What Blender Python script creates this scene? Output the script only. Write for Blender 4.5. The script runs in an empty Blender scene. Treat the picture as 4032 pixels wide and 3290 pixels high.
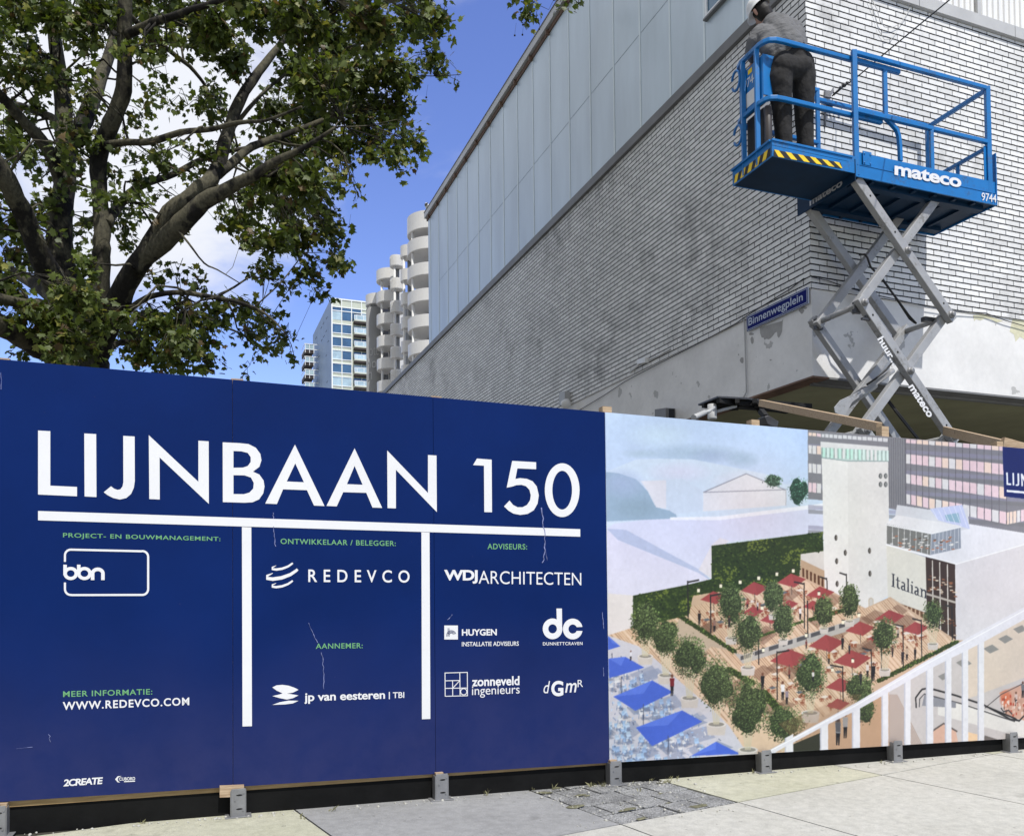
import bpy, bmesh, math, random
import numpy as np
from mathutils import Vector, Matrix, noise as mnoise

random.seed(7); rng = np.random.default_rng(11)
SC = bpy.context.scene
COL = SC.collection
D2R = math.radians

# ------------------------------------------------------------------ camera
CAMH = 1.3155
FL, PXC, PYC = 3277.38, 2016.0, 2228.26          # focal length and principal point (4032 px wide frame)
PITCH, ROLL = D2R(1.4760), D2R(-0.574)
YF, YB = D2R(70.3666), D2R(68.6948)              # headings of the hoarding and of the sunlit wall
YLF = YB - math.pi / 2
_c, _s = math.cos(PITCH), math.sin(PITCH)
_f = np.array([0, _c, _s]); _u = np.array([0, -_s, _c]); _r = np.array([1.0, 0, 0])
CR = math.cos(ROLL) * _r + math.sin(ROLL) * _u
CU = -math.sin(ROLL) * _r + math.cos(ROLL) * _u
CF = _f
CPOS = np.array([0, 0, CAMH])
cam_d = bpy.data.cameras.new('camera')
cam_d.sensor_width = 36; cam_d.sensor_fit = 'HORIZONTAL'
cam_d.lens = FL / 4032 * 36
cam_d.shift_y = (PYC - 1645) / 4032
cam_d.clip_start = 0.05; cam_d.clip_end = 4000
cam = bpy.data.objects.new('camera', cam_d); COL.objects.link(cam)
cam.matrix_world = Matrix(((CR[0], CU[0], -CF[0], 0), (CR[1], CU[1], -CF[1], 0), (CR[2], CU[2], -CF[2], CAMH), (0, 0, 0, 1)))
SC.camera = cam

# ------------------------------------------------------------------ sun, sky, exposure
SUN_EL = D2R(58.5)
_nb = np.array([math.cos(YB), -math.sin(YB)]); _db = np.array([math.sin(YB), math.cos(YB)])   # towards the viewer / along the wall
_a = D2R(6.0)
_h = math.cos(_a) * _nb + math.sin(_a) * _db
SUN = np.array([_h[0] * math.cos(SUN_EL), _h[1] * math.cos(SUN_EL), math.sin(SUN_EL)])
sd = bpy.data.lights.new('sun', 'SUN'); sd.energy = 4.15; sd.angle = D2R(0.53); sd.color = (1, 0.98, 0.945)
so = bpy.data.objects.new('sun', sd); COL.objects.link(so)
so.rotation_euler = Vector(SUN).to_track_quat('Z', 'Y').to_euler()
W = bpy.data.worlds.new('World'); SC.world = W; W.use_nodes = True
nt = W.node_tree; N = nt.nodes; L = nt.links
bg = N['Background']; bg.inputs['Strength'].default_value = 0.128
sky = N.new('ShaderNodeTexSky'); sky.sky_type = 'NISHITA'; sky.sun_disc = False
sky.sun_elevation = SUN_EL; sky.sun_rotation = math.atan2(SUN[0], SUN[1])
sky.air_density = 1.0; sky.dust_density = 0.25; sky.ozone_density = 2.6
hs = N.new('ShaderNodeHueSaturation'); hs.inputs['Saturation'].default_value = 1.13; hs.inputs['Value'].default_value = 1.58
hs.inputs['Hue'].default_value = 0.522
L.new(sky.outputs[0], hs.inputs['Color'])
tc = N.new('ShaderNodeTexCoord')
mp = N.new('ShaderNodeMapping'); mp.inputs['Scale'].default_value = (1, 1, 2.2); mp.inputs['Location'].default_value = (3.1, 0.4, 0.2)
L.new(tc.outputs['Generated'], mp.inputs['Vector'])
cn = N.new('ShaderNodeTexNoise'); cn.inputs['Scale'].default_value = 3.4; cn.inputs['Detail'].default_value = 10; cn.inputs['Roughness'].default_value = 0.58; cn.inputs['Distortion'].default_value = .35
L.new(mp.outputs[0], cn.inputs['Vector'])
def wdot(v):
    n = N.new('ShaderNodeVectorMath'); n.operation = 'DOT_PRODUCT'; n.inputs[1].default_value = v
    L.new(tc.outputs['Generated'], n.inputs[0]); return n.outputs['Value']
def wmath(op, a, b, clamp=False):
    n = N.new('ShaderNodeMath'); n.operation = op; n.use_clamp = clamp
    for i, x in enumerate((a, b)):
        if isinstance(x, (int, float)): n.inputs[i].default_value = x
        else: L.new(x, n.inputs[i])
    return n.outputs[0]
def dir_of(x, y):
    d = (x - PXC) / FL * CR - (y - PYC) / FL * CU + CF
    return d / np.linalg.norm(d)
def lobe(x, y, lo, hi):
    dv = dir_of(x, y)
    n = N.new('ShaderNodeMapRange'); n.interpolation_type = 'SMOOTHSTEP'
    n.inputs['From Min'].default_value = lo; n.inputs['From Max'].default_value = hi
    L.new(wdot(tuple(dv)), n.inputs['Value']); return n.outputs[0]
m1 = lobe(560, 420, 0.968, 0.998)
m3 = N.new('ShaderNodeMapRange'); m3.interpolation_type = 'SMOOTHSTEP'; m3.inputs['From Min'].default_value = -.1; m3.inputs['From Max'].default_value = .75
L.new(wdot((-.93, -.22, .30)), m3.inputs['Value'])  # unseen cloud bank on the left, added to brighten the shaded wall
m2 = lobe(950, 520, 0.985, 0.999)
dens = wmath('ADD', cn.outputs['Fac'], wmath('MULTIPLY', m1, 0.155))
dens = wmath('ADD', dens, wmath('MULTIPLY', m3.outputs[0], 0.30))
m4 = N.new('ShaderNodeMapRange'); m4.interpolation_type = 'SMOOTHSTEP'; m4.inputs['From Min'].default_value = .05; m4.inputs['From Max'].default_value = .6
L.new(wdot((.2, -.95, .25)), m4.inputs['Value'])  # unseen clouds behind the camera, added to make the ambient light whiter
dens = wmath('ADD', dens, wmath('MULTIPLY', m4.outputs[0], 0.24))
dens = wmath('ADD', dens, wmath('MULTIPLY', m2, 0.05))
m5 = N.new('ShaderNodeMapRange'); m5.inputs['From Min'].default_value = .24; m5.inputs['From Max'].default_value = .47; m5.inputs['To Min'].default_value = -.21; m5.inputs['To Max'].default_value = 0
L.new(wdot((0, 0, 1)), m5.inputs['Value']); dens = wmath('ADD', dens, m5.outputs[0])
cr = N.new('ShaderNodeMapRange'); cr.interpolation_type = 'SMOOTHSTEP'
cr.inputs['From Min'].default_value = 0.50; cr.inputs['From Max'].default_value = 0.80
L.new(dens, cr.inputs['Value'])
mx = N.new('ShaderNodeMix'); mx.data_type = 'RGBA'
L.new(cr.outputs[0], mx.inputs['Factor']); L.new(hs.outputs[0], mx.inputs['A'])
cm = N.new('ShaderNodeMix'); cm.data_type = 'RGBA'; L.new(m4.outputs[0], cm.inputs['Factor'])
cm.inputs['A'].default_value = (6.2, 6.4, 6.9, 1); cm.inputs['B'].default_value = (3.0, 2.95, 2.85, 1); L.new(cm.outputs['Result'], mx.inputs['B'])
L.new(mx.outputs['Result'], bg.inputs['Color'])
SC.view_settings.view_transform = 'Standard'; SC.view_settings.look = 'None'
SC.view_settings.exposure = 0.17; SC.view_settings.gamma = 1.0
SC.cycles.max_bounces = 8; SC.cycles.transparent_max_bounces = 8

# ------------------------------------------------------------------ geometry helpers
def ray(x, y): return (x - PXC) / FL * CR - (y - PYC) / FL * CU + CF
def V3(*a): return np.array(a, float)
def hit(x, y, p0, n):
    d = ray(x, y); return CPOS + d * (np.dot(p0 - CPOS, n) / np.dot(d, n))
class Plane:
    """vertical plane through p0 along heading yaw; s runs along it, o out of it (towards the street)"""
    def __init__(self, p0, yaw):
        self.p0 = np.array(p0, float); self.d = V3(math.sin(yaw), math.cos(yaw), 0); self.n = V3(math.cos(yaw), -math.sin(yaw), 0)
    def px(self, x, y):
        q = hit(x, y, self.p0, self.n) - self.p0; return float(q @ self.d), float(q[2])
    def at(self, s, z, o=0.0): return self.p0 + s * self.d + V3(0, 0, z) + o * self.n
    def pt(self, x, y, o=0.0): return hit(x, y, self.p0 + o * self.n, self.n)
def zm(x0, y0, k): return lambda x, y: (x0 + x / k, y0 + y / k)

class MB:
    def __init__(self): self.v = []; self.f = []; self.m = []; self.sm = []; self.uv = {}
    def add(self, vs, fs, m=0, smooth=False, uvs=None):
        b = len(self.v); self.v += [tuple(map(float, p)) for p in vs]
        for i, f in enumerate(fs):
            if uvs is not None: self.uv[len(self.f)] = uvs[i]
            self.f.append([b + k for k in f]); self.m.append(m); self.sm.append(smooth)
        return self
    def box(self, o, a, b, c, m=0):
        o, a, b, c = map(np.asarray, (o, a, b, c))
        if np.dot(np.cross(a, b), c) < 0: a, b = b, a
        vs = [o, o + a, o + a + b, o + b, o + c, o + a + c, o + a + b + c, o + b + c]
        return self.add(vs, [(0, 3, 2, 1), (4, 5, 6, 7), (0, 1, 5, 4), (1, 2, 6, 5), (2, 3, 7, 6), (3, 0, 4, 7)], m)
    def cbox(self, c, a, b, d, m=0):
        c, a, b, d = map(np.asarray, (c, a, b, d)); return self.box(c - a / 2 - b / 2 - d / 2, a, b, d, m)
    def bar(self, p, q, w, h, up=(0, 0, 1), m=0):
        p, q, up = np.asarray(p, float), np.asarray(q, float), np.asarray(up, float)
        t = q - p; t1 = t / np.linalg.norm(t); x = np.cross(t1, up); x /= np.linalg.norm(x); y = np.cross(x, t1)
        return self.box(p - x * w / 2 - y * h / 2, x * w, t, y * h, m)
    def tube(self, pts, r, n=8, m=0, smooth=True, caps=True, phase=0.0):
        pts = [np.asarray(p, float) for p in pts]; k = len(pts)
        rs = [r] * k if isinstance(r, (int, float)) else list(r)
        vs = []; ref = None
        for i in range(k):
            a = pts[max(i - 1, 0)]; b = pts[min(i + 1, k - 1)]; t = b - a; t /= (np.linalg.norm(t) + 1e-9)
            if ref is None:
                ref = V3(0, 0, 1) if abs(t[2]) < .9 else V3(1, 0, 0)
            x = ref - t * (ref @ t); x /= (np.linalg.norm(x) + 1e-9); y = np.cross(t, x); ref = x
            for j in range(n):
                a2 = 2 * math.pi * j / n + phase
                vs.append(pts[i] + rs[i] * (math.cos(a2) * x + math.sin(a2) * y))
        fs = []
        for i in range(k - 1):
            for j in range(n):
                j2 = (j + 1) % n; fs.append((i * n + j, i * n + j2, (i + 1) * n + j2, (i + 1) * n + j))
        b = len(self.v); self.add(vs, fs, m, smooth)
        if caps:
            self.f.append([b + j for j in range(n)][::-1]); self.m.append(m); self.sm.append(False)
            self.f.append([b + (k - 1) * n + j for j in range(n)]); self.m.append(m); self.sm.append(False)
        return self
    def sq(self, pts, w, m=0): return self.tube(pts, w * .7071, 4, m, False, True, math.pi / 4)
    def prism(self, pts, vec, m=0):
        pts = [np.asarray(p, float) for p in pts]; vec = np.asarray(vec, float); n = len(pts)
        nrm = np.zeros(3)
        for i in range(n): nrm += np.cross(pts[i], pts[(i + 1) % n])
        if nrm @ vec > 0: pts = pts[::-1]
        vs = pts + [p + vec for p in pts]
        fs = [tuple(range(n)), tuple(range(2 * n - 1, n - 1, -1))] + [(i, i + n, (i + 1) % n + n, (i + 1) % n) for i in range(n)]
        return self.add(vs, fs, m)
    def quad(self, pts, m=0, uv=None): return self.add(pts, [tuple(range(len(pts)))], m, False, [uv] if uv else None)
    def lathe(self, c, prof, n=24, m=0, ax=(0, 0, 1), smooth=True):
        ax = np.asarray(ax, float); ax /= np.linalg.norm(ax); x = np.cross(ax, V3(0, 1, 0) if abs(ax[1]) < .9 else V3(1, 0, 0)); x /= np.linalg.norm(x); y = np.cross(ax, x)
        c = np.asarray(c, float); vs = []
        for r, z in prof:
            for j in range(n):
                a = 2 * math.pi * j / n; vs.append(c + ax * z + r * (math.cos(a) * x + math.sin(a) * y))
        fs = []
        for i in range(len(prof) - 1):
            for j in range(n):
                j2 = (j + 1) % n; fs.append((i * n + j, i * n + j2, (i + 1) * n + j2, (i + 1) * n + j))
        return self.add(vs, fs, m, smooth)

def link_mesh(me, name, parent=None, mats=()):
    o = bpy.data.objects.new(name, me); COL.objects.link(o)
    for m in (mats if isinstance(mats, (list, tuple)) else [mats]): me.materials.append(m)
    if parent is not None: o.parent = parent
    return o
def wloc(o):
    p = np.zeros(3)
    while o is not None: p += np.array(o.location); o = o.parent
    return p
def obj(name, mb, mats, parent=None, label=None, bevel=0.0):
    off = wloc(parent)
    me = bpy.data.meshes.new(name)
    me.from_pydata([tuple(np.array(v) - off) for v in mb.v], [], mb.f)
    me.polygons.foreach_set('material_index', mb.m); me.polygons.foreach_set('use_smooth', mb.sm)
    if mb.uv:
        ul = me.uv_layers.new(name='UVMap')
        for fi, uv in mb.uv.items():
            for k, li in enumerate(me.polygons[fi].loop_indices): ul.data[li].uv = uv[k]
    me.update()
    o = link_mesh(me, name, parent, mats)
    if label: o['label'] = label
    if bevel:
        b = o.modifiers.new('edge', 'BEVEL'); b.width = bevel; b.segments = 2; b.limit_method = 'ANGLE'
    return o
def tag(o, label, cat, group=None):
    o['label'] = label; o['category'] = cat
    if group: o['group'] = group
    return o
def thing(name, label, cat, loc=(0, 0, 0), group=None):
    o = bpy.data.objects.new(name, None); COL.objects.link(o); o.location = tuple(map(float, loc)); o.empty_display_size = .2
    return tag(o, label, cat, group)
def struct(o): o['kind'] = 'structure'; return o

# ------------------------------------------------------------------ materials
def s2l(c): return tuple(((x / 255) / 12.92 if x / 255 <= .04045 else ((x / 255 + .055) / 1.055) ** 2.4) for x in c)
def newmat(name):
    m = bpy.data.materials.new(name); m.use_nodes = True
    return m, m.node_tree.nodes, m.node_tree.links, m.node_tree.nodes['Principled BSDF']
def mat(name, col, rough=.6, metal=0.0, spec=.5, vary=.12, scale=6.0, bump=0.0, bscale=40.0, stretch=(1, 1, 1), detail=6):
    m, n, l, p = newmat(name)
    p.inputs['Roughness'].default_value = rough; p.inputs['Metallic'].default_value = metal; p.inputs['Specular IOR Level'].default_value = spec
    tcn = n.new('ShaderNodeTexCoord'); mpn = n.new('ShaderNodeMapping'); mpn.inputs['Scale'].default_value = stretch
    l.new(tcn.outputs['Object'], mpn.inputs['Vector'])
    nz = n.new('ShaderNodeTexNoise'); nz.inputs['Scale'].default_value = scale; nz.inputs['Detail'].default_value = detail; nz.inputs['Roughness'].default_value = .6
    l.new(mpn.outputs[0], nz.inputs['Vector'])
    mr = n.new('ShaderNodeMapRange'); mr.inputs['From Min'].default_value = .3; mr.inputs['From Max'].default_value = .7
    mr.inputs['To Min'].default_value = 1 - vary; mr.inputs['To Max'].default_value = 1 + vary
    l.new(nz.outputs['Fac'], mr.inputs['Value'])
    mul = n.new('ShaderNodeMix'); mul.data_type = 'RGBA'; mul.blend_type = 'MULTIPLY'; mul.inputs['Factor'].default_value = 1
    mul.inputs['A'].default_value = (*col, 1); l.new(mr.outputs[0], mul.inputs['B']); l.new(mul.outputs['Result'], p.inputs['Base Color'])
    if bump:
        b2 = n.new('ShaderNodeTexNoise'); b2.inputs['Scale'].default_value = bscale; b2.inputs['Detail'].default_value = 5
        l.new(mpn.outputs[0], b2.inputs['Vector'])
        bp = n.new('ShaderNodeBump'); bp.inputs['Strength'].default_value = bump; bp.inputs['Distance'].default_value = .02
        l.new(b2.outputs['Fac'], bp.inputs['Height']); l.new(bp.outputs[0], p.inputs['Normal'])
    return m
class NB:
    """tiny node maths builder"""
    def __init__(self, m): self.n = m.node_tree.nodes; self.l = m.node_tree.links
    def put(self, s, v):
        if isinstance(v, (int, float, tuple, list)): s.default_value = v
        else: self.l.new(v, s)
    def math(self, op, a, b=0.0, c=0.0, clamp=False):
        x = self.n.new('ShaderNodeMath'); x.operation = op; x.use_clamp = clamp
        for i, v in enumerate((a, b, c)): self.put(x.inputs[i], v)
        return x.outputs[0]
    def step(self, v, lo, hi, a=0.0, b=1.0):
        x = self.n.new('ShaderNodeMapRange'); x.interpolation_type = 'SMOOTHSTEP'
        for k, q in (('Value', v), ('From Min', lo), ('From Max', hi), ('To Min', a), ('To Max', b)): self.put(x.inputs[k], q)
        return x.outputs[0]
    def mix(self, f, a, b, mode='MIX'):
        x = self.n.new('ShaderNodeMix'); x.data_type = 'RGBA'; x.blend_type = mode
        self.put(x.inputs['Factor'], f)
        for k, q in (('A', a), ('B', b)): self.put(x.inputs[k], (*q, 1) if isinstance(q, tuple) and len(q) == 3 else q)
        return x.outputs['Result']
    def noise(self, vec, scale, detail=5, rough=.55):
        x = self.n.new('ShaderNodeTexNoise'); x.inputs['Scale'].default_value = scale; x.inputs['Detail'].default_value = detail; x.inputs['Roughness'].default_value = rough
        self.l.new(vec, x.inputs['Vector']); return x.outputs['Fac']
    def white(self, a, b):
        cb = self.n.new('ShaderNodeCombineXYZ'); self.put(cb.inputs[0], a); self.put(cb.inputs[1], b)
        x = self.n.new('ShaderNodeTexWhiteNoise'); x.noise_dimensions = '2D'; self.l.new(cb.outputs[0], x.inputs['Vector']); return x.outputs['Value']
    def bump(self, h, strength, dist, p):
        b = self.n.new('ShaderNodeBump'); b.inputs['Strength'].default_value = strength; b.inputs['Distance'].default_value = dist
        self.l.new(h, b.inputs['Height']); self.l.new(b.outputs[0], p.inputs['Normal'])

HC, BWD = 0.0745, 0.264
def brick_material():
    m, n, l, p = newmat('painted_brick'); b = NB(m)
    uv = n.new('ShaderNodeUVMap'); sx = n.new('ShaderNodeSeparateXYZ'); l.new(uv.outputs[0], sx.inputs[0])
    u, v = sx.outputs[0], sx.outputs[1]
    wob = b.noise(uv.outputs[0], 9.0, 3); wob2 = b.noise(uv.outputs[0], 55.0, 2)
    vv = b.math('ADD', v, b.math('MULTIPLY', b.math('SUBTRACT', wob, .5), .010))
    vv = b.math('ADD', vv, b.math('MULTIPLY', b.math('SUBTRACT', wob2, .5), .009))
    uu = b.math('ADD', u, b.math('MULTIPLY', b.math('SUBTRACT', wob2, .5), .014))
    row = b.math('FLOOR', b.math('DIVIDE', vv, HC)); fv = b.math('FRACT', b.math('DIVIDE', vv, HC))
    sh = b.math('MULTIPLY', b.math('MODULO', b.math('ABSOLUTE', row), 2.0), .5)
    jit = b.math('MULTIPLY', b.math('SUBTRACT', b.white(row, 3.0), .5), .16)
    ub = b.math('ADD', b.math('ADD', b.math('DIVIDE', uu, BWD), sh), jit); colm = b.math('FLOOR', ub); fu = b.math('FRACT', ub)
    dv = b.math('MINIMUM', fv, b.math('SUBTRACT', 1.0, fv)); du = b.math('MINIMUM', fu, b.math('SUBTRACT', 1.0, fu))
    jh = b.step(dv, .095, .125, 1.0, 0.0)          # bed joints: raked, deep
    jv = b.step(du, .018, .032, 1.0, 0.0)          # head joints: half filled with paint
    tint = b.step(b.white(colm, row), 0, 1, .89, 1.05)
    dirt = b.step(b.noise(uv.outputs[0], 1.3, 7, .65), .35, .7, .90, 1.03)
    base = b.mix(1.0, (.75, .745, .73), b.math('MULTIPLY', tint, dirt), 'MULTIPLY')
    st = b.math('MULTIPLY', b.step(b.noise(uv.outputs[0], .42, 7, .62), .50, .66), b.step(b.noise(uv.outputs[0], 3.4, 6, .7), .38, .62)); base = b.mix(b.math('MULTIPLY', st, .62), base, (.26, .255, .245))
    mpd = n.new('ShaderNodeMapping'); mpd.inputs['Scale'].default_value = (5, .35, 1); l.new(uv.outputs[0], mpd.inputs['Vector']); drip = b.step(b.noise(mpd.outputs[0], 1.0, 6, .6), .56, .70); base = b.mix(b.math('MULTIPLY', drip, .22), base, (.36, .355, .34))
    chip = b.step(b.noise(uv.outputs[0], 23.0, 4), .66, .74)
    base = b.mix(b.math('MULTIPLY', chip, .35), base, (.30, .29, .28))
    c1 = b.mix(b.math('MULTIPLY', jv, b.step(b.white(colm, b.math('ADD', row, 9.0)), 0, 1, .55, .95)), base, (.07, .07, .07))
    c2 = b.mix(jh, c1, (.012, .012, .012))
    hole = b.step(b.noise(uv.outputs[0], 7.0, 2), .785, .80)
    c2 = b.mix(hole, c2, (.03, .03, .03))
    l.new(c2, p.inputs['Base Color']); p.inputs['Roughness'].default_value = .7; p.inputs['Specular IOR Level'].default_value = .3
    hgt = b.math('SUBTRACT', b.math('SUBTRACT', 1.0, jh), b.math('MULTIPLY', jv, .5))
    hgt = b.math('ADD', hgt, b.math('MULTIPLY', b.noise(uv.outputs[0], 60.0, 4), .22))
    hgt = b.math('ADD', hgt, b.math('MULTIPLY', b.white(colm, row), .18))
    b.bump(hgt, .9, .012, p)
    return m
def plaster_material():
    m, n, l, p = newmat('painted_plaster'); b = NB(m)
    uv = n.new('ShaderNodeUVMap')
    nz = b.noise(uv.outputs[0], 1.6, 8, .6); fine = b.noise(uv.outputs[0], 14, 5)
    base = b.mix(1.0, (.70, .69, .675), b.math('MULTIPLY', b.step(nz, .3, .7, .9, 1.04), b.step(fine, .2, .8, .96, 1.03)), 'MULTIPLY')
    pe = b.noise(uv.outputs[0], 2.9, 5, .5)
    peel = b.step(pe, .655, .662)
    base = b.mix(b.math('MULTIPLY', peel, .8), base, (.36, .355, .345))
    spot = b.step(b.noise(uv.outputs[0], 16.0, 3), .74, .75)
    base = b.mix(b.math('MULTIPLY', spot, .8), base, (.25, .245, .24))
    l.new(base, p.inputs['Base Color']); p.inputs['Roughness'].default_value = .75; p.inputs['Specular IOR Level'].default_value = .3
    b.bump(b.math('ADD', b.math('MULTIPLY', fine, .3), b.math('SUBTRACT', 1.0, peel)), .35, .006, p)
    return m
def bark_material():
    m, n, l, p = newmat('plane_bark'); b = NB(m)
    tcn = n.new('ShaderNodeTexCoord'); mpn = n.new('ShaderNodeMapping'); mpn.inputs['Scale'].default_value = (1, 1, .6); l.new(tcn.outputs['Object'], mpn.inputs['Vector'])
    a = b.noise(mpn.outputs[0], 2.6, 5, .55); f = b.noise(mpn.outputs[0], 24, 6, .65)
    c = b.mix(b.step(a, .44, .52), (.016, .014, .011), (.085, .077, .05))
    c = b.mix(b.step(b.noise(mpn.outputs[0], 5.5, 4), .58, .63), c, (.045, .04, .028))
    c = b.mix(1.0, c, b.step(f, .25, .75, .55, 1.25), 'MULTIPLY')
    l.new(c, p.inputs['Base Color']); p.inputs['Roughness'].default_value = .85; p.inputs['Specular IOR Level'].default_value = .25
    b.bump(b.math('ADD', f, a), .6, .03, p); return m
def leaf_material(name, gain=1.0):
    m, n, l, p = newmat(name); b = NB(m)
    at = n.new('ShaderNodeAttribute'); at.attribute_name = 'leafcol'
    l.new(at.outputs['Color'], p.inputs['Base Color']); p.inputs['Roughness'].default_value = .5; p.inputs['Specular IOR Level'].default_value = .35
    tr = n.new('ShaderNodeBsdfTranslucent'); hsv = n.new('ShaderNodeHueSaturation'); hsv.inputs['Value'].default_value = 1.5; hsv.inputs['Saturation'].default_value = 1.15
    l.new(at.outputs['Color'], hsv.inputs['Color']); l.new(hsv.outputs[0], tr.inputs['Color'])
    ms = n.new('ShaderNodeMixShader'); ms.inputs[0].default_value = .3
    l.new(p.outputs[0], ms.inputs[1]); l.new(tr.outputs[0], ms.inputs[2]); l.new(ms.outputs[0], n['Material Output'].inputs['Surface'])
    return m
def wood_material(name, c1, c2, sc=14):
    m, n, l, p = newmat(name); b = NB(m)
    tcn = n.new('ShaderNodeTexCoord'); mpn = n.new('ShaderNodeMapping'); mpn.inputs['Rotation'].default_value = (0, 0, math.pi / 2 - YF)
    mpn.vector_type = 'TEXTURE'
    mp2 = n.new('ShaderNodeMapping'); mp2.inputs['Scale'].default_value = (.6, 7, 7); l.new(tcn.outputs['Object'], mpn.inputs['Vector']); l.new(mpn.outputs[0], mp2.inputs['Vector'])
    a = b.noise(mp2.outputs[0], sc, 5, .6); k = b.noise(tcn.outputs['Object'], 5.5, 2)
    c = b.mix(b.step(a, .3, .7), c1, c2); c = b.mix(b.step(k, .72, .76), c, tuple(x * .35 for x in c1))
    l.new(c, p.inputs['Base Color']); p.inputs['Roughness'].default_value = .7; p.inputs['Specular IOR Level'].default_value = .3
    return m
def concrete_material(name, col, col2):
    m, n, l, p = newmat(name); b = NB(m)
    tcn = n.new('ShaderNodeTexCoord'); o = tcn.outputs['Object']
    a = b.noise(o, .9, 8, .65); g = b.noise(o, 130, 4, .7); s = b.noise(o, 17, 6, .65)
    c = b.mix(b.step(a, .3, .7), col, col2)
    c = b.mix(1.0, c, b.math('MULTIPLY', b.step(g, .2, .8, .80, 1.16), b.step(s, .25, .75, .86, 1.1)), 'MULTIPLY')
    sp = b.step(b.noise(o, 19, 2), .722, .735); c = b.mix(b.math('MULTIPLY', sp, .55), c, (.08, .08, .07))
    st = b.step(b.noise(o, 3.2, 5, .6), .60, .70); c = b.mix(b.math('MULTIPLY', st, .38), c, tuple(x * .55 for x in col))
    l.new(c, p.inputs['Base Color']); p.inputs['Roughness'].default_value = .85; p.inputs['Specular IOR Level'].default_value = .25
    b.bump(b.math('ADD', g, s), .45, .006, p); return m

M = {}
M['brick'] = brick_material(); M['plaster'] = plaster_material(); M['bark'] = bark_material(); M['leaf'] = leaf_material('plane_leaf')
M['timber'] = wood_material('pine_timber', (.30, .205, .125), (.47, .355, .235)); M['timber_dark'] = wood_material('weathered_timber', (.26, .17, .075), (.36, .25, .12))
M['cladding'] = mat('coated_metal_sheet', (.495, .58, .635), .36, .1, .5, .13, 1.1, .05, 2, (1, 1, .22))
M['flashing'] = mat('grey_flashing', (.165, .165, .165), .55, 0, .4, .15, 2.0)
M['flashing_light'] = mat('pale_flashing', (.46, .46, .455), .5, 0, .4, .1, 2.0)
M['ribbed'] = mat('white_ribbed_sheet', (.74, .735, .72), .5, 0, .4, .05, 2.0)
M['soffit'] = mat('olive_soffit', (.27, .265, .165), .8, 0, .3, .15, 1.2)
M['dark'] = mat('dark_void', (.012, .012, .012), .7, 0, .3, .3, 8)
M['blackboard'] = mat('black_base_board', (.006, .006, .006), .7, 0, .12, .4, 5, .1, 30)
M['brown'] = mat('brown_edge_board', (.17, .105, .075), .7, 0, .3, .3, 4)
M['blue_print'] = mat('blue_printed_board', (.0022, .0150, .094), .55, 0, .07, .14, 1.1)
M['white_print'] = mat('white_lettering', (.68, .68, .69), .55, 0, .25, .03, 3)
M['green_print'] = mat('green_lettering', (.13, .34, .15), .5, 0, .4, .05, 3)
M['scratch'] = mat('pale_scratch', (.16, .18, .34), .7, 0, .3, .5, 60)
M['galv'] = mat('galvanised_steel', (.23, .23, .235), .5, .35, .5, .18, 9, .06, 30)
M['lift_blue'] = mat('blue_machine_paint', (.007, .152, .43), .36, 0, .5, .08, 5)
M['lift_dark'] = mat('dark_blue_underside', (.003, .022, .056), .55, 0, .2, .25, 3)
M['arm'] = mat('grey_arm_paint', (.315, .315, .315), .45, .05, .5, .10, 5)
M['arm_dark'] = mat('dark_steel', (.06, .06, .062), .45, .4, .5, .2, 9)
M['rubber'] = mat('black_rubber', (.012, .012, .012), .55, 0, .4, .2, 9)
M['yellow'] = mat('hazard_yellow', (.80, .55, .02), .5, 0, .4, .12, 12)
M['grey_text'] = mat('dull_lettering', (.42, .42, .43), .5, 0, .4, .05, 4)
M['sign_blue'] = mat('enamel_blue', (.004, .009, .115), .55, 0, .08, .06, 3)
M['sign_white'] = mat('enamel_white', (.42, .47, .56), .55, 0, .1, .03, 3)
M['white'] = mat('white_plastic', (.72, .72, .71), .4, 0, .5, .05, 4)
M['greybox'] = mat('grey_plastic', (.40, .40, .39), .5, 0, .4, .08, 5)
M['cable'] = mat('black_cable', (.014, .014, .015), .5, 0, .4, .2, 8)
M['conduit'] = mat('painted_conduit', (.42, .42, .41), .55, 0, .4, .1, 8)
M['shirt'] = mat('grey_work_shirt', (.135, .135, .138), .9, 0, .2, .18, 14, .9, 17, (1, 1, 1.6))
M['trousers'] = mat('black_work_trousers', (.027, .026, .026), .9, 0, .2, .35, 9, .9, 12, (1.2, 1.2, 1.0))
M['skin'] = mat('skin', (.42, .24, .18), .55, 0, .4, .08, 14)
M['hair'] = mat('dark_hair', (.012, .010, .009), .6, 0, .3, .4, 60)
M['tower_white'] = mat('white_concrete', (.62, .605, .575), .65, 0, .3, .05, .4)
M['tower_grey'] = mat('grey_concrete', (.24, .24, .235), .75, 0, .3, .10, .25)
M['tower_letter'] = mat('pale_wall_lettering', (.36, .36, .35), .75, 0, .3, .1, .4)
M['glass'] = mat('window_glass', (.055, .12, .185), .08, .25, .9, .35, .35)
M['glass_pale'] = mat('curtained_glass', (.40, .52, .55), .15, .1, .8, .25, .5)
M['spandrel'] = mat('beige_spandrel', (.50, .53, .44), .4, 0, .5, .10, .4)
M['frame_white'] = mat('white_window_frame', (.80, .82, .82), .4, 0, .5, .03, 1)
M['bluegrey'] = mat('bluegrey_cladding', (.20, .27, .38), .5, .1, .5, .10, .25)
M['balc_dark'] = mat('dark_balcony_soffit', (.045, .035, .032), .7, 0, .3, .3, .4)
M['concrete_cream'] = concrete_material('cream_concrete', (.40, .395, .295), (.465, .455, .36))
M['concrete_grey'] = concrete_material('grey_concrete_slab', (.265, .265, .26), (.305, .305, .30))
M['concrete_pale'] = concrete_material('pale_concrete', (.415, .405, .36), (.475, .465, .42))
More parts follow.
